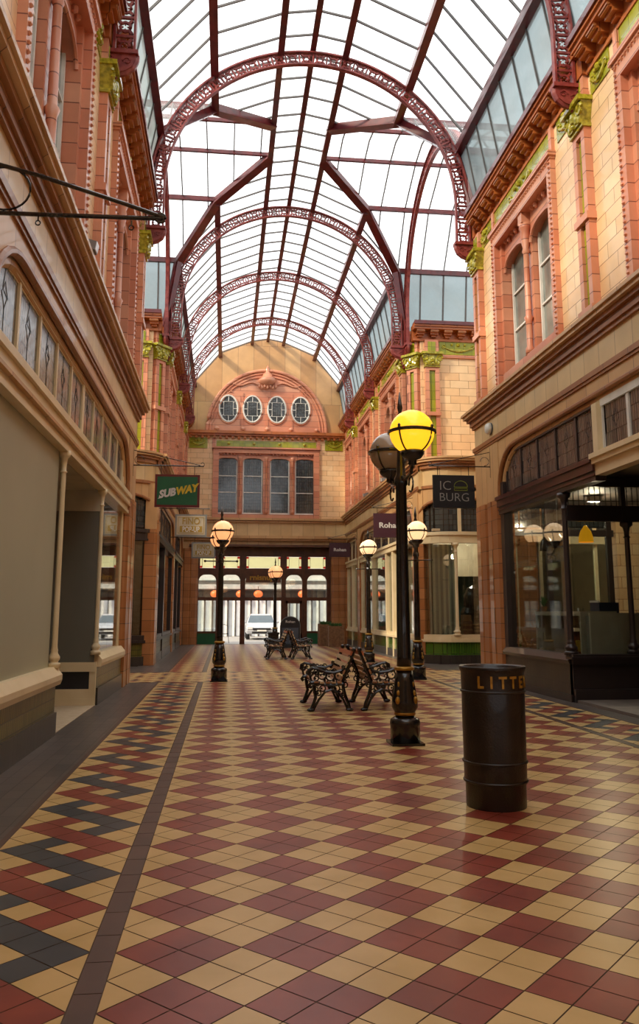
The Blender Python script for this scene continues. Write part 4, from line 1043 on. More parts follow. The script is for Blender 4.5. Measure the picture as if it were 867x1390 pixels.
def icon_shop_contents():
    b = FR_back(1, 23.95)
    q = MB(b)
    q.m('signcream'); q.box(.3, .34, -1.6, -.5, .86, 3.6)
    for k in range(10): q.m('greypanel' if k % 2 else 'frost'); q.box(.42+.08*k, .5+.08*k, -.66-.05*(k % 2), -.62, .86, 3.6)
    tag(q.build('window_blind'), 'pale vertical blind in the curved part of the cream shopfront', 'blind')
    q = MB(b).m('wood'); q.box(1.3, 2.9, -2.2, -1.4, .05, 1.0); q.m('cream'); q.box(1.3, 2.9, -2.25, -1.35, 1.0, 1.06); tag(q.build('serving_counter'), 'low counter inside the cream shopfront', 'counter')
    for k, (x_, d_, z_, w_, h_) in enumerate(((1.32, -.55, .86, .28, .42), (1.68, -.62, .86, .4, .3), (1.34, -.58, 1.28, .25, .16))):
        c = MB(b).m('cardboard'); c.box(x_, x_+w_, d_-.3, d_, z_, z_+h_); c.m('brownwood')
        for j in range(3): c.box(x_-.01, x_+w_+.01, d_, d_+.012, z_+.02+j*h_/3, z_+h_/3*(j+1)-.03)
        tag(c.build('wooden_crate'), ['brown slatted crate at the left of the cream shop window', 'brown slatted crate right of the first in the cream shop window', 'small crate stacked on top in the cream shop window'][k], 'crate')
    c = MB(b); c.m('blackp'); c.sphere((2.0, -1.7, 1.9), .32, 10, 1, .6, 1.5); c.sphere((2.25, -1.7, 1.6), .25, 8); c.sphere((1.8, -1.7, 1.5), .22, 8); c.lathe([(.2, 1.06), (.25, 1.4), (.1, 1.5)], (2.0, -1.7, 0), 10); tag(c.build('coffee_machine'), 'bulky black machine on the counter inside the cream shop', 'machine')
    c = MB(b).m('grassgreen'); c.box(2.45, 2.93, -1.3, -1.26, 1.4, 1.9); tag(c.build('menu_board'), 'small green board at the right of the cream shop window', 'board')
    c = MB(b).m('bluebox'); c.sphere((2.5, -.6, 1.03), .18, 10, 1.2, .8, .9); tag(c.build('cloth_bag'), 'blue bundle at the right of the cream shop window', 'bag')
    c = MB(b).m('signblack'); c.box(3.2, 4.2, -4.98, -4.9, 2.6, 3.2); tag(c.build('menu_screen'), 'dark menu screen on the back wall inside the cream shop', 'screen')
    c = MB(b).m('signcream'); c.box(1.2, 2.9, -3.6, -3.5, 2.75, 3.95); tag(c.build('bulkhead'), 'pale bulkhead hanging inside the cream shop', 'bulkhead')
icon_shop_contents()

# ---------- far shops on both sides
def far_shop(side, s0, s1, fm, lab, n=5, post=None, pane='lead_grid', rt='tile_green'):
    fr = FR_R if side > 0 else FR_L
    root = empty('shopfront', (0, 0, 0)); tag(root, lab, 'shopfront')
    b = MB(fr).m(fm); b.box(s0, s1, -.14, .04, 3.68, 3.92); b.box(s0, s1, -.14, .09, 3.86, 3.95); b.build('transom_beam', root)
    transom_lights(fr, s0+.1, s1-.1, 3.98, 4.85, n, fm, pane, root, -.1)
    h_ = MB(fr).m(fm); arc_head(h_, s0, s1, 4.15, 5.1, .85, .7, -.14, -.08); h_.build('head_frame', root)
    s = MB(fr).m(fm); s.box(s0, s1, -.2, .05, .66, .74); s.box(s0, s1, -.2, .0, .74, .84); s.build('sill', root)
    t = MB(fr).m(rt); t.box(s0, s1, -.2, -.02, .26, .66); t.m('tile_dark'); t.box(s0, s1, -.2, .01, 0, .26); t.build('stall_riser', root)
    f = MB(fr).m(fm); f.box(s0, s0+.12, -.15, -.02, .8, 3.7); f.box(s1-.12, s1, -.15, -.02, .8, 3.7)
    f.build('frame', root)
    for p in (post or []): f = MB(fr).m(fm); f.box(p-.1, p+.1, -.15, .02, 0, 3.7); f.build('mullion', root)
    g = MB(fr).m('shopglass'); g.box(s0, s1, -.1, -.09, .84, 3.7); g.build('window_pane', root)
    return root
far_shop(1, 25.2, 35.6, 'cream', 'long cream framed shopfront on the right beyond the crossing', 7, (28.6, 29.8, 32.6))
far_shop(1, 36.3, 39.75, 'cream', 'short cream framed shopfront on the right next to the entrance', 3, (38.0,))
far_shop(-1, 25.0, 32.4, 'darkframe', 'dark framed shopfront on the left beyond the crossing', 6, (28.0,), 'lead_dark', 'tile_old')
far_shop(-1, 33.0, 39.0, 'darkframe', 'dark framed shopfront on the left next to the entrance', 5, (35.5,), 'lead_dark', 'tile_old')
for side, a, b, n_ in ((1, 29.1, 39.8, 8), (-1, 29.1, 39.4, 9)):
    fr = FR_R if side > 0 else FR_L
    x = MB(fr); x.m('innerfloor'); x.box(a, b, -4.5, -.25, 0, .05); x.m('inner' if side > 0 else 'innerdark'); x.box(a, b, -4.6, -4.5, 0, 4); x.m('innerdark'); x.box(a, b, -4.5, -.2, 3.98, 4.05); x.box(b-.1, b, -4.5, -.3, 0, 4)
    struct(x.build('trim_%d' % n_), 'dim shop interior on the far %s' % ('right' if side > 0 else 'left'), 'room')
# clothing displays in the far right shop
for k, (s_, m_, l) in enumerate(((27.0, 'poster', 'pink jacket on a shop dummy in the far right window nearest the crossing'), (30.8, 'slateblue', 'slate jacket on a shop dummy in the middle of the far right window'), (33.8, 'poster', 'pink jacket on a shop dummy near the end of the long far right window'))):
    d = empty('shop_dummy', (XR+.55, s_, .05)); tag(d, l, 'dummy', 'clothed dummies in the far right window')
    q = MB().m(m_); q.smooth = True; q.lathe([(.17, .85), (.2, 1.0), (.16, 1.2), (.22, 1.45), (.2, 1.56), (.08, 1.62)], n=12)
    for sg in (-1, 1): q.tube([(0, sg*.2, 1.5), (.02, sg*.28, 1.25), (-.03, sg*.27, 1.0)], [.07, .06, .05], 8)
    q.build('jacket', d)
    q = MB().m('greypanel'); q.smooth = True; q.lathe([(.05, 1.6), (.05, 1.66), (.09, 1.74), (.1, 1.82), (.06, 1.9), (.01, 1.92)], n=12); q.build('head', d)
    q = MB().m('signblack'); q.smooth = True
    for sg in (-1, 1): q.tube([(0, sg*.09, .9), (0, sg*.11, .45), (0, sg*.11, .0)], [.1, .07, .06], 8)
    q.build('trousers', d)
q = MB(FR_R).m('sign_red'); q.box(25.5, 26.6, -.5, -.45, 1.5, 2.0); q.m('signtext'); q.box(25.5, 26.6, -.46, -.44, 1.7, 1.8); tag(q.build('window_poster'), 'red poster with a white band in the far right window', 'poster')

# ------------------------------------------------------------------ lamps
def lamp_post(x, y, zg, label, mats, gr=.26, arm=.5, crossbar=True, main=False, dz=0):
    root = empty('lamp_post', (x, y, 0)); tag(root, label, 'lamp post', 'cast iron twin-globe lamp posts')
    b = MB().m('blackp')
    def octo(prof): b.lathe(prof, n=8)
    b.box(-.19, .19, -.19, .19, 0, .03)
    b.smooth = True
    b.lathe([(.175, .03), (.175, .22), (.18, .24), (.17, .28), (.12, .31)], n=16)
    b.lathe([(.11, .31), (.12, .36), (.155, .42), (.15, .5), (.115, .72), (.095, .84)], n=16)
    b.build('base', root)
    g = MB().m('gold'); g.smooth = True
    g.lathe([(.115, .325), (.125, .335), (.125, .355), (.115, .365)], n=16); g.build('gold_ring', root); g = MB().m('gold'); g.smooth = True; g.lathe([(.1, .835), (.12, .845), (.12, .865), (.1, .88)], n=16)
    g.build('gold_ring', root); g = MB().m('gold'); g.smooth = True
    for k in range(4):
        if k: g.build('gilding', root); g = MB().m('gold'); g.smooth = True
        a = PI/2*k+PI/4; cx, cy = .145*math.cos(a), .145*math.sin(a)
        g.sphere((cx, cy, .5), .03, 8, 1, 1, 1.6); g.sphere((cx*.9, cy*.9, .58), .022, 6, 1, 1, 1.8); g.sphere((cx*.85, cy*.85, .68), .014, 6, 1, 1, 2.5)
    g.build('gilding', root)
    zt = zg-.42; pk = 1.0 if main else .85
    p = MB().m('blackp'); p.smooth = True
    p.lathe([(.088*pk, .84), (.084*pk, 1.0), (.066*pk, zt-.14), (.085*pk, zt-.12), (.085*pk, zt-.05), (.06*pk, zt), (.05*pk, zt+.15), (.03, zt+.5), (.025, zg+.25), (.045, zg+.3), (.02, zg+.36), (.035, zg+.42), (.005, zg+.62)], n=12)
    p.build('pole', root)
    if crossbar:
        c = MB().m('blackp'); zb = zg-.64; c.tube([(-.36, 0, zb), (.36, 0, zb)], .014, 6); c.sphere((-.36, 0, zb), .03, 8); c.sphere((.36, 0, zb), .03, 8)
        c.sphere((0, 0, zb), .075, 8); c.build('ladder_bar', root)
    for sg, m_ in ((-1, mats[0]), (1, mats[1])):
        ox, oy = .03*sg*-1, sg*arm; zz = zg+(0 if sg < 0 else dz)
        a = MB().m('blackp')
        a.tube([(0, 0, zt-.02), (ox*.5, oy*.45, zt-.08), (ox*.9, oy*.85, zt-.05), (ox, oy, zt+.05), (ox, oy, zz-gr)], .022, 6)
        a.smooth = True
        a.lathe([(.02, zz-gr-.14), (.05, zz-gr-.12), (.05, zz-gr-.07), (.1, zz-gr-.05), (.14, zz-gr+.0), (.145, zz-gr+.035), (.1, zz-gr+.03)], (ox, oy, 0), 16)
        a.smooth = False
        a.tube([(ox, oy+.11*math.cos(t)*sg*-1-.1*sg, zt-.18+.09*math.sin(t)) for t in [q*.6 for q in range(10)]], .012, 5)
        a.build('arm', root)
        s = MB().m(m_); s.smooth = True; s.sphere((ox, oy, zz), gr, 28); gl_ = s.build('globe', root)
        f = MB().m('blackp'); n = 28
        ring = [(ox+(gr+.006)*math.cos(2*PI*k/n), oy+(gr+.006)*math.sin(2*PI*k/n), zz) for k in range(n)]
        f.tube(ring, .022, 6, closed=True)
        for k in range(4):
            t0 = PI/2*k+PI/4
            f.tube([(ox+(gr+.004)*math.cos(ph)*math.cos(t0), oy+(gr+.004)*math.cos(ph)*math.sin(t0), zz+(gr+.004)*math.sin(ph)) for ph in [-PI/2*.75*q/7 for q in range(8)]], .011, 5)
            f.sphere((ox+(gr+.01)*math.cos(t0), oy+(gr+.01)*math.sin(t0), zz+.03), .02, 6, 1, 1, 1.8)
        f.build('globe_cage', gl_)
    return root
lamp_post(2.1, 9.6, 3.59, 'nearest black lamp post, one globe glowing yellow and one unlit, beside the litter bin', ('globe_y', 'globe_off'), .262, .5, False, True, -.05)
lamp_post(-.12, 18.6, 3.30, 'black lamp post on the left with two peach globes and a ladder bar', ('globe_o', 'globe_o'), .235, .45, True, False, -.08)
lamp_post(4.42, 18.7, 3.36, 'black lamp post on the right, mostly hidden behind the nearest post', ('globe_w', 'globe_w'), .235, .45, True, False, .05).rotation_euler[2] = -math.atan2(4.42, 18.7)
lamp_post(4.42, 25.2, 3.50, 'black lamp post with a warm white globe in front of the far right shops', ('globe_w', 'globe_w'), .24, .45, True, False, .05).rotation_euler[2] = -math.atan2(4.42, 25.2)
lamp_post(2.12, 35.4, 3.24, 'farthest lamp post, orange globe before the entrance doors', ('globe_o', 'globe_o'), .27, .3, False, False, 0)

# ------------------------------------------------------------------ litter bin
def litter_bin():
    x, y = 2.15, 6.52
    root = empty('litter_bin', (x, y, 0)); tag(root, 'tall black round litter bin with gold lettering, standing on the tiles at the front right', 'bin')
    b = MB().m('binp'); b.smooth = True; n = 40
    b.lathe([(.232, 0), (.235, .02), (.236, .17), (.244, .19), (.246, .33), (.246, .35), (.250, .88), (.252, 1.03), (.262, 1.05), (.266, 1.07), (.262, 1.08), (.235, 1.07), (.23, .9), (.21, .15), (.0, .14)], n=n, cap=False)
    b.build('body', root)
    for z, r_ in ((.20, .252), (.345, .255), (.885, .258)):
        q = MB().m('binp'); q.smooth = True; q.lathe([(r_-.02, z-.012), (r_, z-.008), (r_+.003, z), (r_, z+.008), (r_-.02, z+.012)], n=n, cap=False); q.build('band', root)
    for k, ch in enumerate('LITTER'):
        ang = -PI/2+math.radians(-40+20*k)
        rr = .2535
        t = text_mesh(ch, .125, 'gold', root, (rr*math.cos(ang), rr*math.sin(ang), .958), (PI/2, 0, ang+PI/2), .003, .004, .82)
litter_bin()

# ------------------------------------------------------------------ benches
def bench(loc, rz, label):
    root = empty('bench', loc, rz); tag(root, label, 'bench', 'cast iron and timber benches')
    # local: +x is the seat front, y along the bench, origin at floor under the back leg
    for y in (-.62, .62):
        e = MB(lambda f, d, z, y=y: (f, y+d, z)).m('blackp')
        T = lambda pts, r=.02, n=6: e.tube([(p[0], 0, p[1]) for p in pts], r, n, up=(0, 1, 0))
        e.sphere((.0, 0, .03), .05, 8, 1.3, .8, .6); e.sphere((.6, 0, .03), .05, 8, 1.3, .8, .6)
        T([(0, .03), (.02, .12), (.07, .24), (.1, .36), (.1, .46), (.05, .6), (0, .74), (-.05, .86), (-.07, .93)], .028)
        T([(.03, .03), (.1, .18), (.18, .28), (.28, .33), (.38, .3), (.48, .18), (.56, .04)], .02)
        T([(.6, .03), (.56, .12), (.53, .22), (.55, .32), (.56, .4), (.52, .44)], .028)
        T([(.1, .42), (.25, .40), (.4, .41), (.53, .45), (.6, .44), (.63, .40), (.6, .37)], .03)
        T([(.03, .70), (.12, .62), (.24, .585), (.38, .60), (.5, .645), (.58, .66), (.64, .63), (.65, .57), (.6, .54), (.57, .57), (.59, .6)], .024)
        T([(.6, .66), (.62, .56), (.6, .47), (.55, .44)], .02)
        e.sphere((-.07, 0, .93), .04, 8)
        # filigree rings
        for cx_, cz_, r_ in ((.16, .54, .07), (.3, .53, .065), (.43, .55, .065), (.2, .35, .045), (.14, .3, .035), (.42, .35, .045), (.48, .28, .035), (.3, .37, .035), (.04, .62, .04), (.24, .61, .035), (.37, .61, .03), (.52, .6, .04), (.52, .5, .035), (.09, .46, .035), (.37, .47, .03), (.23, .46, .03), (.07, .4, .04), (.1, .24, .03), (.06, .54, .04), (.12, .6, .03), (.3, .6, .03), (.43, .62, .03), (.25, .3, .02), (.52, .34, .03), (.5, .42, .03), (.34, .42, .025), (.02, .68, .03), (.1, .67, .02)):
            e.tube([(cx_+r_*math.cos(t), 0, cz_+r_*math.sin(t)) for t in [2*PI*q/9 for q in range(9)]], .014, 4, closed=True, up=(0, 1, 0))
            e.sphere((cx_+r_*.3, 0, cz_), .02, 5)
        for q in range(5):
            z = .5+.09*q; e.tube([(.07-.03*q, 0, z), (.02-.025*q, 0, z+.03), (.0-.02*q, 0, z+.0)], .014, 4)
        e.build('cast_iron_end', root)
    for k in range(5):
        t = k/4; x_, z_ = .10-.155*t, .50+.38*t
        s = MB().m(['wood', 'wood', 'woodpale', 'woodpale', 'wood2'][k]); ax = Vector((-.155, 0, .38)).normalized()
        hx, hz = ax.x*.034, ax.z*.034; nx, nz = .38/.41*.012, .155/.41*.012
        s.prism([(x_-hx-nx+.03, z_-hz-nz), (x_+hx-nx+.03, z_+hz-nz), (x_+hx+nx+.03, z_+hz+nz), (x_-hx+nx+.03, z_-hz+nz)], -.66, .66, 1); s.build('slat', root)
    for k in range(5):
        x_ = .16+.09*k; s = MB().m(['wood', 'woodpale'][k % 2]); s.box(x_-.035, x_+.035, -.66, .66, .425+.012*(k == 4), .45+.012*(k == 4)); s.build('slat', root)
    s = MB().m('blackp'); s.box(.3, .33, -.6, .6, .36, .39); s.build('tie_bar', root)
    return root
bench((1.93, 13.4, 0), PI, 'left-facing slatted bench of the near pair, back to back behind the nearest lamp post')
bench((2.16, 13.4, 0), 0, 'right-facing slatted bench of the near pair, partly hidden by the nearest lamp post')
bench((1.98, 27.6, 0), PI, 'left-facing bench of the far pair before the entrance')
bench((2.2, 27.6, 0), 0, 'right-facing bench of the far pair before the entrance')

# ------------------------------------------------------------------ signs
def hanging_sign(x0, x1, y, z0, z1, m_, label, side, frame_m=None, zrod=None, rod_out=None, scroll=True, wallx=None):
    root = empty('hanging_sign', ((x0+x1)/2, y, z0)); tag(root, label, 'sign', 'signs hung across the arcade'); W = (x1-x0)/2; Hh = z1-z0
    b = MB().m(frame_m or m_); b.box(-W, W, -.03, .03, 0, Hh); b.m(m_); t = .05 if frame_m else .01
    b.box(-W+t, W-t, -.036, .036, t, Hh-t); b.build('board', root)
    zr = (zrod or z1+.18)-z0; cx_ = (x0+x1)/2
    wx = (wallx if wallx is not None else (XR if side > 0 else XL))-cx_; out = (-W-.08) if side > 0 else (W+.08)
    r = MB().m('blackp'); r.tube([(wx, 0, zr), (out, 0, zr)], .014, 6)
    r.tube([(wx, 0, zr-.25), (wx, 0, zr+.45)], .018, 6)
    if scroll:
        r.tube([(wx, 0, zr+.34), (wx+(out-wx)*.3, 0, zr+.24), (wx+(out-wx)*.95, 0, zr+.02)], .009, 5)
        sg = 1 if out > wx else -1
        r.tube([(wx+sg*(.14+.1*math.cos(t_)), 0, zr+.12+.1*math.sin(t_)) for t_ in [q*.6 for q in range(9)]], .008, 5)
        r.tube([(out+sg*-.03+.04*math.cos(t_), 0, zr+.04+.04*math.sin(t_)) for t_ in [q*.6-1.5 for q in range(8)]], .009, 5)
    for hx in (-W*.75, W*.75): r.tube([(hx, 0, zr), (hx, 0, Hh)], .009, 5)
    r.build('bracket', root)
    return root, W, Hh
# green sandwich shop sign
s, W, Hh = hanging_sign(-1.60, -.62, 18.0, 3.80, 4.53, 'sign_green', 'dark green sign in a red frame with white and yellow slanted lettering, hung left', -1, 'sign_red', 4.73)
text_mesh('SUB', .225, 'signtext', s, (-.23, -.045, .30), (PI/2, -.20, 0), .004, .012, .92, .35)
text_mesh('WAY', .225, 'yellowtext', s, (.19, -.045, .385), (PI/2, -.20, 0), .004, .012, .92, .35)
q = MB().m('yellowtext'); q.prism([(.33, .49), (.43, .51), (.42, .455), (.39, .48)], -.05, -.038, 1); q.build('arrow', s)
q = MB().m('signtext'); q.prism([(-.42, .18), (-.33, .20), (-.33, .235), (-.37, .225)], -.05, -.038, 1); q.build('arrow', s)
def fino(x0, x1, y, z0, z1, label):
    s, W, Hh = hanging_sign(x0, x1, y, z0, z1, 'signcream', label, -1, 'grey', None, None, False)
    q = MB().m('goldtext'); t = .012
    a = W-.09; q.box(-a, a, -.044, -.037, .09, .09+t); q.box(-a, a, -.044, -.037, Hh-.09-t, Hh-.09); q.box(-a, -a+t, -.044, -.037, .09, Hh-.09); q.box(a-t, a, -.044, -.037, .09, Hh-.09)
    q.box(-a+.05, a-.05, -.041, -.037, .13, Hh*.47); q.build('lettering', s)
    text_mesh('FINO', Hh*.42, 'goldtext', s, (0, -.045, Hh*.68), (PI/2, 0, 0), .003, .003, 1.25*W/.45*.44/Hh*.62/.42*.48*1.35, 0)
    text_mesh('POP-UP', Hh*.34, 'signtext', s, (0, -.046, Hh*.31), (PI/2, 0, 0), .003, .003, .95*W/.45*.62/Hh*.72, 0)
fino(-1.58, -.62, 25.0, 3.80, 4.48, 'pale sign with mustard capital letters, nearer of two, below the green sign')
fino(-1.30, -.42, 30.5, 3.50, 4.10, 'pale sign with mustard letters, farther of two, left of the peach globes')
def rohan(x0, x1, y, z0, z1, label):
    s, W, Hh = hanging_sign(x0, x1, y, z0, z1, 'signplum', label, 1, None, None, None, True)
    text_mesh('Rohan', Hh*.3, 'signtext', s, (0, -.043, Hh*.5), (PI/2, 0, 0), .003, .006, 1.15)
rohan(4.62, 5.58, 36.5, 4.0, 4.65, 'plum sign with white lettering, farther of two on the right near the entrance')
rohan(4.60, 5.62, 25.2, 3.85, 4.62, 'plum sign with white lettering, nearer of two, cut by the lamp pole')
s, W, Hh = hanging_sign(4.55, 5.50, 17.5, 3.81, 4.55, 'signblack', 'black square sign with thin silver letters and a lime burger outline', 1, None, 4.76)
text_mesh('IC', .30, 'greytext', s, (-.2, -.043, .49), (PI/2, 0, 0), .002, -.004, 1.0)
text_mesh('BURG', .27, 'greytext', s, (.0, -.043, .23), (PI/2, 0, 0), .002, -.003, 1.0)
q = MB().m('limetext'); cxb = .155
q.tube([(cxb-.15, -.042, .47)]+[(cxb-.15*math.cos(t), -.042, .49+.12*math.sin(t)) for t in [PI*k/10 for k in range(11)]]+[(cxb+.15, -.042, .47)], .008, 4)
q.tube([(cxb-.15, -.042, .47), (cxb+.15, -.042, .47)], .008, 4); q.tube([(cxb-.15, -.042, .44), (cxb+.15, -.042, .44)], .008, 4)
q.tube([(cxb-.15, -.042, .43), (cxb-.15, -.042, .395), (cxb+.15, -.042, .395), (cxb+.15, -.042, .43)], .008, 4); q.build('burger_outline', s)
# big iron bracket at the top left
def iron_bracket():
    y = 6.0; root = empty('sign_bracket', (XL, y, 4.5)); tag(root, 'empty black wrought iron sign bracket reaching in at the upper left', 'bracket')
    b = MB().m('blackp'); L_ = 1.57
    b.tube([(0, 0, .0), (L_, 0, .03)], .017, 8); b.build('bar', root)
    b = MB().m('blackp'); b.tube([(0, 0, .44), (.3, 0, .405), (.6, 0, .335), (L_*.8, 0, .14), (L_, 0, .04)], .017, 8); b.build('stay', root)
    b = MB().m('blackp')
    b.tube([(.36+.19*math.cos(t), 0, .21+.175*math.sin(t)) for t in [2*PI*q/24 for q in range(24)]], .009, 6, closed=True); b.build('scroll', root); b = MB().m('blackp')
    b.tube([(L_-.03+.035*math.cos(t), 0, .035+.035*math.sin(t)) for t in [2*PI*q/10 for q in range(10)]], .014, 6, closed=True)
    b.build('scroll', root)
    for hx in (.62, 1.32):
        b = MB().m('blackp'); b.tube([(hx, 0, 0), (hx, 0, -.04)], .007, 5); b.tube([(hx+.018*math.cos(t), 0, -.058+.018*math.sin(t)) for t in [2*PI*q/10 for q in range(10)]], .006, 5, closed=True); b.build('hook', root)
    b = MB().m('blackp'); b.box(-.0, .02, -.03, .03, -.15, .6); b.build('wall_plate', root)
iron_bracket()
# small fittings
def alarm():
    root = empty('alarm_box', (XR-.002, 17.38, 5.62)); tag(root, 'small round white alarm box on the right fascia corner', 'alarm')
    q = MB().m('white'); q.smooth = True; q.lathe([(.13, 0), (.13, -.08), (.1, -.12), (.01, -.125)], n=18, axis='x'); q.build('cover', root)
    q = MB().m('slateblue'); q.lathe([(.135, 0), (.135, -.03)], n=18, axis='x'); q.build('ring', root)
alarm()
def floodlight(x, y, z, label, rz=0):
    root = empty('floodlight', (x, y, z), rz); tag(root, label, 'floodlight', 'small floodlights on the cornice')
    q = MB().m('grey'); q.prism([(-.1, .05), (.12, .02), (.14, .14), (-.06, .2)], -.09, .09, 1); q.build('housing', root)
    q = MB().m('headlamp'); q.prism([(.12, .03), (.13, .03), (.15, .14), (.14, .14)], -.08, .08, 1); q.build('lens', root)
    q = MB().m('grey'); q.box(-.02, .02, -.02, .02, 0, .06); q.build('foot', root)
floodlight(XL+.16, 10.5, 6.25, 'small floodlight on the left cornice behind the iron bracket')
floodlight(XR-.16, 29.0, 6.25, 'small floodlight on the right cornice left of the unlit globe', PI)
floodlight(XR-.16, 33.0, 6.25, 'small floodlight on the right cornice nearest the entrance', PI)
q = MB(FR_L).m('white'); q.box(18.63, 18.8, -.25, -.05, 4.3, 4.55); q.box(18.64, 18.7, -.2, -.1, 4.55, 4.59); tag(q.build('alarm_box'), 'white alarm box on the end of the left shop beside the green sign', 'alarm')

# ------------------------------------------------------------------ A-board, planters
def aboard():
    root = empty('pavement_sign', (2.82, 35.9, 0)); tag(root, 'dark round-topped pavement sign standing behind the far benches', 'sign')
    w, hh = .42, 1.35
    def outline(sc=1, dz=0): return [(-w*sc, .12+dz)]+[(-w*sc*math.cos(t), .95+.38*sc*math.sin(t)) for t in [PI*k/12 for k in range(13)]]+[(w*sc, .12+dz)]
    b = MB().m('signblack'); b.prism(outline(), -.03, .03, 1); b.build('board', root)
    f = MB().m('grey'); f.tube([(p[0], 0, p[1]) for p in outline(1.02)], .025, 6); f.build('rim', root)
    q = MB().m('slateblue'); q.prism([(-.36, .16), (.36, .16), (.36, .86), (-.36, .86)], -.042, -.032, 1); q.build('poster', root)
    text_mesh('Rohan', .15, 'signtext', root, (0, -.045, 1.12), (PI/2, 0, 0), .003, .003, 1.1); text_mesh('Rohan', .1, 'signtext', root, (0, -.05, .7), (PI/2, 0, 0), .003, .003, 1.1)
    q = MB().m('signblack'); q.box(-.4, .4, -.22, .22, 0, .12); q.build('base', root)
aboard()
def planter(x, y, w, hgt, label):
    root = empty('planter', (x, y, 0)); tag(root, label, 'planter', 'timber planters beside the entrance')
    b = MB().m('plank')
    for k in range(6):
        z = hgt*k/6; b.box(-w/2, w/2, -w/2, w/2, z+.008, z+hgt/6-.008)
    for i in (-1, 1):
        for j in (-1, 1): b.box(i*w/2-.04, i*w/2+.04, j*w/2-.04, j*w/2+.04, 0, hgt+.02)
    b.box(-w/2+.02, w/2-.02, -w/2+.02, w/2-.02, 0, hgt-.03); b.build('box', root)
    q = MB().m('leaf')
    for k in range(70):
        a, c = (random.random()-.5)*w*.9, (random.random()-.5)*w*.9
        q.tube([(a, c, hgt-.04), (a+.03*random.uniform(-1, 1), c+.03*random.uniform(-1, 1), hgt+.05), (a+.08*random.uniform(-1, 1), c+.08*random.uniform(-1, 1), hgt+.1+.06*random.random())], [.006, .02, .003], 4)
    q.build('foliage', root)
planter(4.95, 36.9, .62, .92, 'nearer timber planter with low green leaves, right of the pavement sign')
planter(4.62, 38.1, .55, .98, 'farther timber planter tucked behind the nearer one by the entrance')
q = MB().m('blackp'); q.box(0, .5, 0, .4, .0, .05); q.box(.03, .47, .05, .35, .05, .62); q.box(0, .5, 0, .4, .62, .7); o = q.build('utility_cabinet'); o.location = (1.75, 34.3, 0); tag(o, 'small black cabinet at the foot of the farthest lamp post', 'cabinet')

# ------------------------------------------------------------------ street outside
g = MB().m('roadm'); g.box(-14, 18, 40.45, 62, -.2, -.01); struct(g.build('floor_street'), 'pale street outside the far entrance', 'street')
def street():
    b = MB().m('pinkstone'); b.box(-9, 13, 54.2, 58, 0, 7.0)
    b.m('darkframe'); b.box(-9, 13, 54.0, 54.2, 2.25, 2.95); b.m('pinkstone'); b.box(-9, 13, 53.8, 54.2, 3.05, 3.35)
    b.m('white'); b.box(-9, 13, 53.7, 54.2, 3.6, 3.75)
    o = b.build('building'); tag(o, 'pale building across the street seen through the entrance', 'building')
    s = MB().m('shutter'); n = 0; x = -8.8
    while x < 12.6:
        s.m('shutter'); s.box(x, x+.25, 53.96, 54.2, .0, 2.3); s.m('white'); s.box(x+.25, x+.4, 53.86, 54.2, 0, 2.3); x += .5
    s.build('corrugated_front', o)
    for x in (-.7, .95, 2.1, 5.0):
        q = MB().m('ball_o'); q.smooth = True; q.sphere((0, 0, 0), .3, 14, 1, .8, .8); q.smooth = False; q.m('brownwood'); q.box(-.02, .02, -.02, .02, .2, .5)  # emissive orange balls set in front of the dark band
        l = q.build('ball'); l.location = (x, 53.6, 2.72)
        tag(l, '%s round orange lantern across the street' % {-.7: 'leftmost', .95: 'second', 2.1: 'third', 5.0: 'rightmost'}[x], 'ball', 'orange balls across the street')
street()
def car():
    root = empty('car', (2.05, 46.6, 0)); tag(root, 'silver white hatchback parked nose-on in the street beyond the doors', 'car')
    w = .86
    b = MB().m('carw'); b.smooth = False
    # side profile extruded with tumblehome
    prof = [(0, .32), (-.02, .5), (.05, .68), (.2, .78), (.95, .92), (1.55, 1.34), (2.0, 1.44), (3.1, 1.42), (3.75, 1.0), (3.95, .9), (4.0, .35)]
    n = len(prof)
    def wid(z): return w if z < .85 else w-(z-.85)*.42
    vs = [(-wid(z), y, z) for y, z in prof]+[(wid(z), y, z) for y, z in prof]
    b.add(vs, [tuple(range(n)), tuple(range(2*n-1, n-1, -1))]+[(i, i+1, n+i+1, n+i) for i in range(n-1)]+[(n-1, 0, n, 2*n-1)])
    o = b.build('body', root)
    md = o.modifiers.new('Bevel', 'BEVEL'); md.width = .05; md.segments = 3; md.limit_method = 'ANGLE'
    g_ = MB().m('carglass'); g_.add([(-.76, .98, .95), (.76, .98, .95), (.62, 1.54, 1.36), (-.62, 1.54, 1.36), (-.76, 1.0, .93), (.76, 1.0, .93), (.62, 1.56, 1.34), (-.62, 1.56, 1.34)], [(0, 1, 2, 3), (4, 5, 6, 7), (0, 1, 5, 4), (2, 3, 7, 6)]); g_.build('windscreen', root)
    q = MB().m('signblack'); q.box(-.5, .5, -.05, .02, .56, .66); q.box(-.55, .55, -.06, .02, .36, .46); q.build('grille', root)
    q = MB().m('headlamp'); q.box(-.8, -.52, -.03, .1, .6, .72); q.box(.52, .8, -.03, .1, .6, .72); q.build('headlamps', root)
    q = MB().m('white'); q.box(-.26, .26, -.08, -.05, .47, .56); q.build('number_plate', root)
    for sx in (-1, 1):
        for yy in (.75, 3.2):
            q = MB().m('rubber'); q.lathe([(.2, -.1), (.31, -.1), (.32, 0), (.31, .1), (.2, .1)], (sx*.76, yy, .32), 18, 'x'); q.m('chrome'); q.lathe([(.19, -.08), (.19, .08)], (sx*.77, yy, .32), 12, 'x'); q.build('wheel', root)
        q = MB().m('carw'); q.sphere((sx*.95, 1.25, .98), .1, 8, 1.2, .7, .8); q.build('wing_mirror', root)
car()
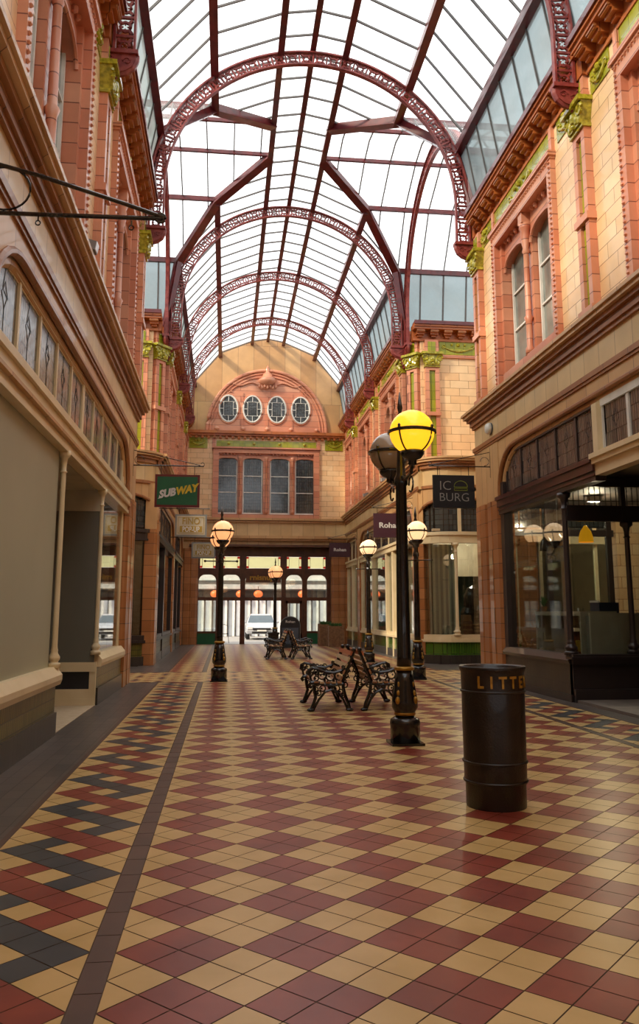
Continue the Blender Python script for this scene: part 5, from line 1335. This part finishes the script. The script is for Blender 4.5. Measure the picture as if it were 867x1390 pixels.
def cafe_chair():
    root = empty('cafe_chair', (-.05, 42.2, 0)); tag(root, 'thin dark metal street chair just outside the open left door', 'chair')
    for sx in (-.2, .2):
        for sy in (-.2, .2): q = MB().m('blackp'); q.tube([(sx*1.2, sy*1.2, 0), (sx, sy, .45)], .015, 6); q.build('leg', root)
    q = MB().m('blackp'); q.box(-.22, .22, -.22, .22, .44, .47); q.build('seat', root)
    q = MB().m('blackp'); q.tube([(-.2, .2, .46), (-.2, .26, .85), (0, .28, .92), (.2, .26, .85), (.2, .2, .46)], .015, 6); q.build('backrest', root)
cafe_chair()

# ------------------------------------------------------------------ light
w = bpy.data.worlds.new('sky'); scene.world = w; w.use_nodes = True
nt = w.node_tree; nt.nodes.clear()
o = N(nt, 'ShaderNodeOutputWorld'); bg = N(nt, 'ShaderNodeBackground')
tc = N(nt, 'ShaderNodeTexCoord'); sp = N(nt, 'ShaderNodeSeparateXYZ'); nt.links.new(tc.outputs['Generated'], sp.inputs[0])
rp = N(nt, 'ShaderNodeValToRGB'); rp.color_ramp.elements[0].position = .0; rp.color_ramp.elements[0].color = (.75, .78, .82, 1); rp.color_ramp.elements[1].position = .6; rp.color_ramp.elements[1].color = (1, 1, 1, 1)
nt.links.new(sp.outputs[2], rp.inputs[0]); nt.links.new(rp.outputs[0], bg.inputs[0]); bg.inputs[1].default_value = 2.2
nt.links.new(bg.outputs[0], o.inputs[0])
sd = bpy.data.lights.new('sun', 'SUN'); sd.energy = 5.0; sd.angle = math.radians(8); sd.color = (1, .86, .66)
so = bpy.data.objects.new('sun', sd); COL.objects.link(so)
so.rotation_euler = Vector((.70, .42, -.58)).to_track_quat('-Z', 'Y').to_euler()
# fill lights added to brighten the shops, each under a made-up housing
for (x, y, z, e, c, l) in ((XR+1.8, 16.2, 3.72, 130, (1, .8, .55), 'added round fill light inside the dark shop on the right'), (XR+2.0, 22.0+4.0, 3.75, 120, (1, .85, .65), 'added round fill light inside the cream rounded shop'), (XR+2.0, 31.5, 3.75, 60, (1, .85, .65), 'added round fill light inside the long far right shop'),
        (XR+2.0, 37.0, 3.75, 35, (1, .85, .65), 'added round fill light in the right shop by the entrance'), (XL-1.6, 27.0, 3.7, 26, (1, .75, .5), 'added round fill light inside the dark shop beyond the crossing on the left'), (XL-1.5, 35.0, 3.7, 20, (1, .75, .5), 'added round fill light in the left shop by the entrance'), (XL-1.3, 15.8, 3.42, 12, (1, .85, .7), 'added round fill light behind the narrow left display window')):
    ld = bpy.data.lights.new('shop_fill', 'POINT'); ld.energy = e; ld.color = c; ld.shadow_soft_size = .09
    root = empty('shop_fill_light', (x, y, z)); tag(root, l, 'light', 'added fill lights in the shops')
    q = MB().m('white'); q.lathe([(.14, .1), (.15, .12), (.15, .2), (.05, .22)], n=16); q.build('housing', root)
    lo = bpy.data.objects.new('fill_point', ld); COL.objects.link(lo); lo.parent = root
# ------------------------------------------------------------------ camera
F, PX, PY, VX, VY = 1100., 433.5, 650., 306., 832.
th = math.atan((VY-PY)/F); ps = math.atan((PX-VX)*math.cos(th)/F)
cam = bpy.data.cameras.new('camera'); co = bpy.data.objects.new('camera', cam); COL.objects.link(co); scene.camera = co
co.location = (0, 0, 1.5); co.rotation_euler = (PI/2+th, 0, -ps)
cam.sensor_fit = 'VERTICAL'; cam.sensor_height = 36; cam.lens = F/1390*36; cam.shift_y = -(695-PY)/1390; cam.clip_end = 300
vs = scene.view_settings; vs.view_transform = 'Standard'; vs.look = 'None'; vs.gamma = 1; vs.use_curve_mapping = False; vs.exposure = 0.0
scene.cycles.max_bounces = 8; scene.cycles.transparent_max_bounces = 16; scene.cycles.caustics_reflective = False; scene.cycles.caustics_refractive = False
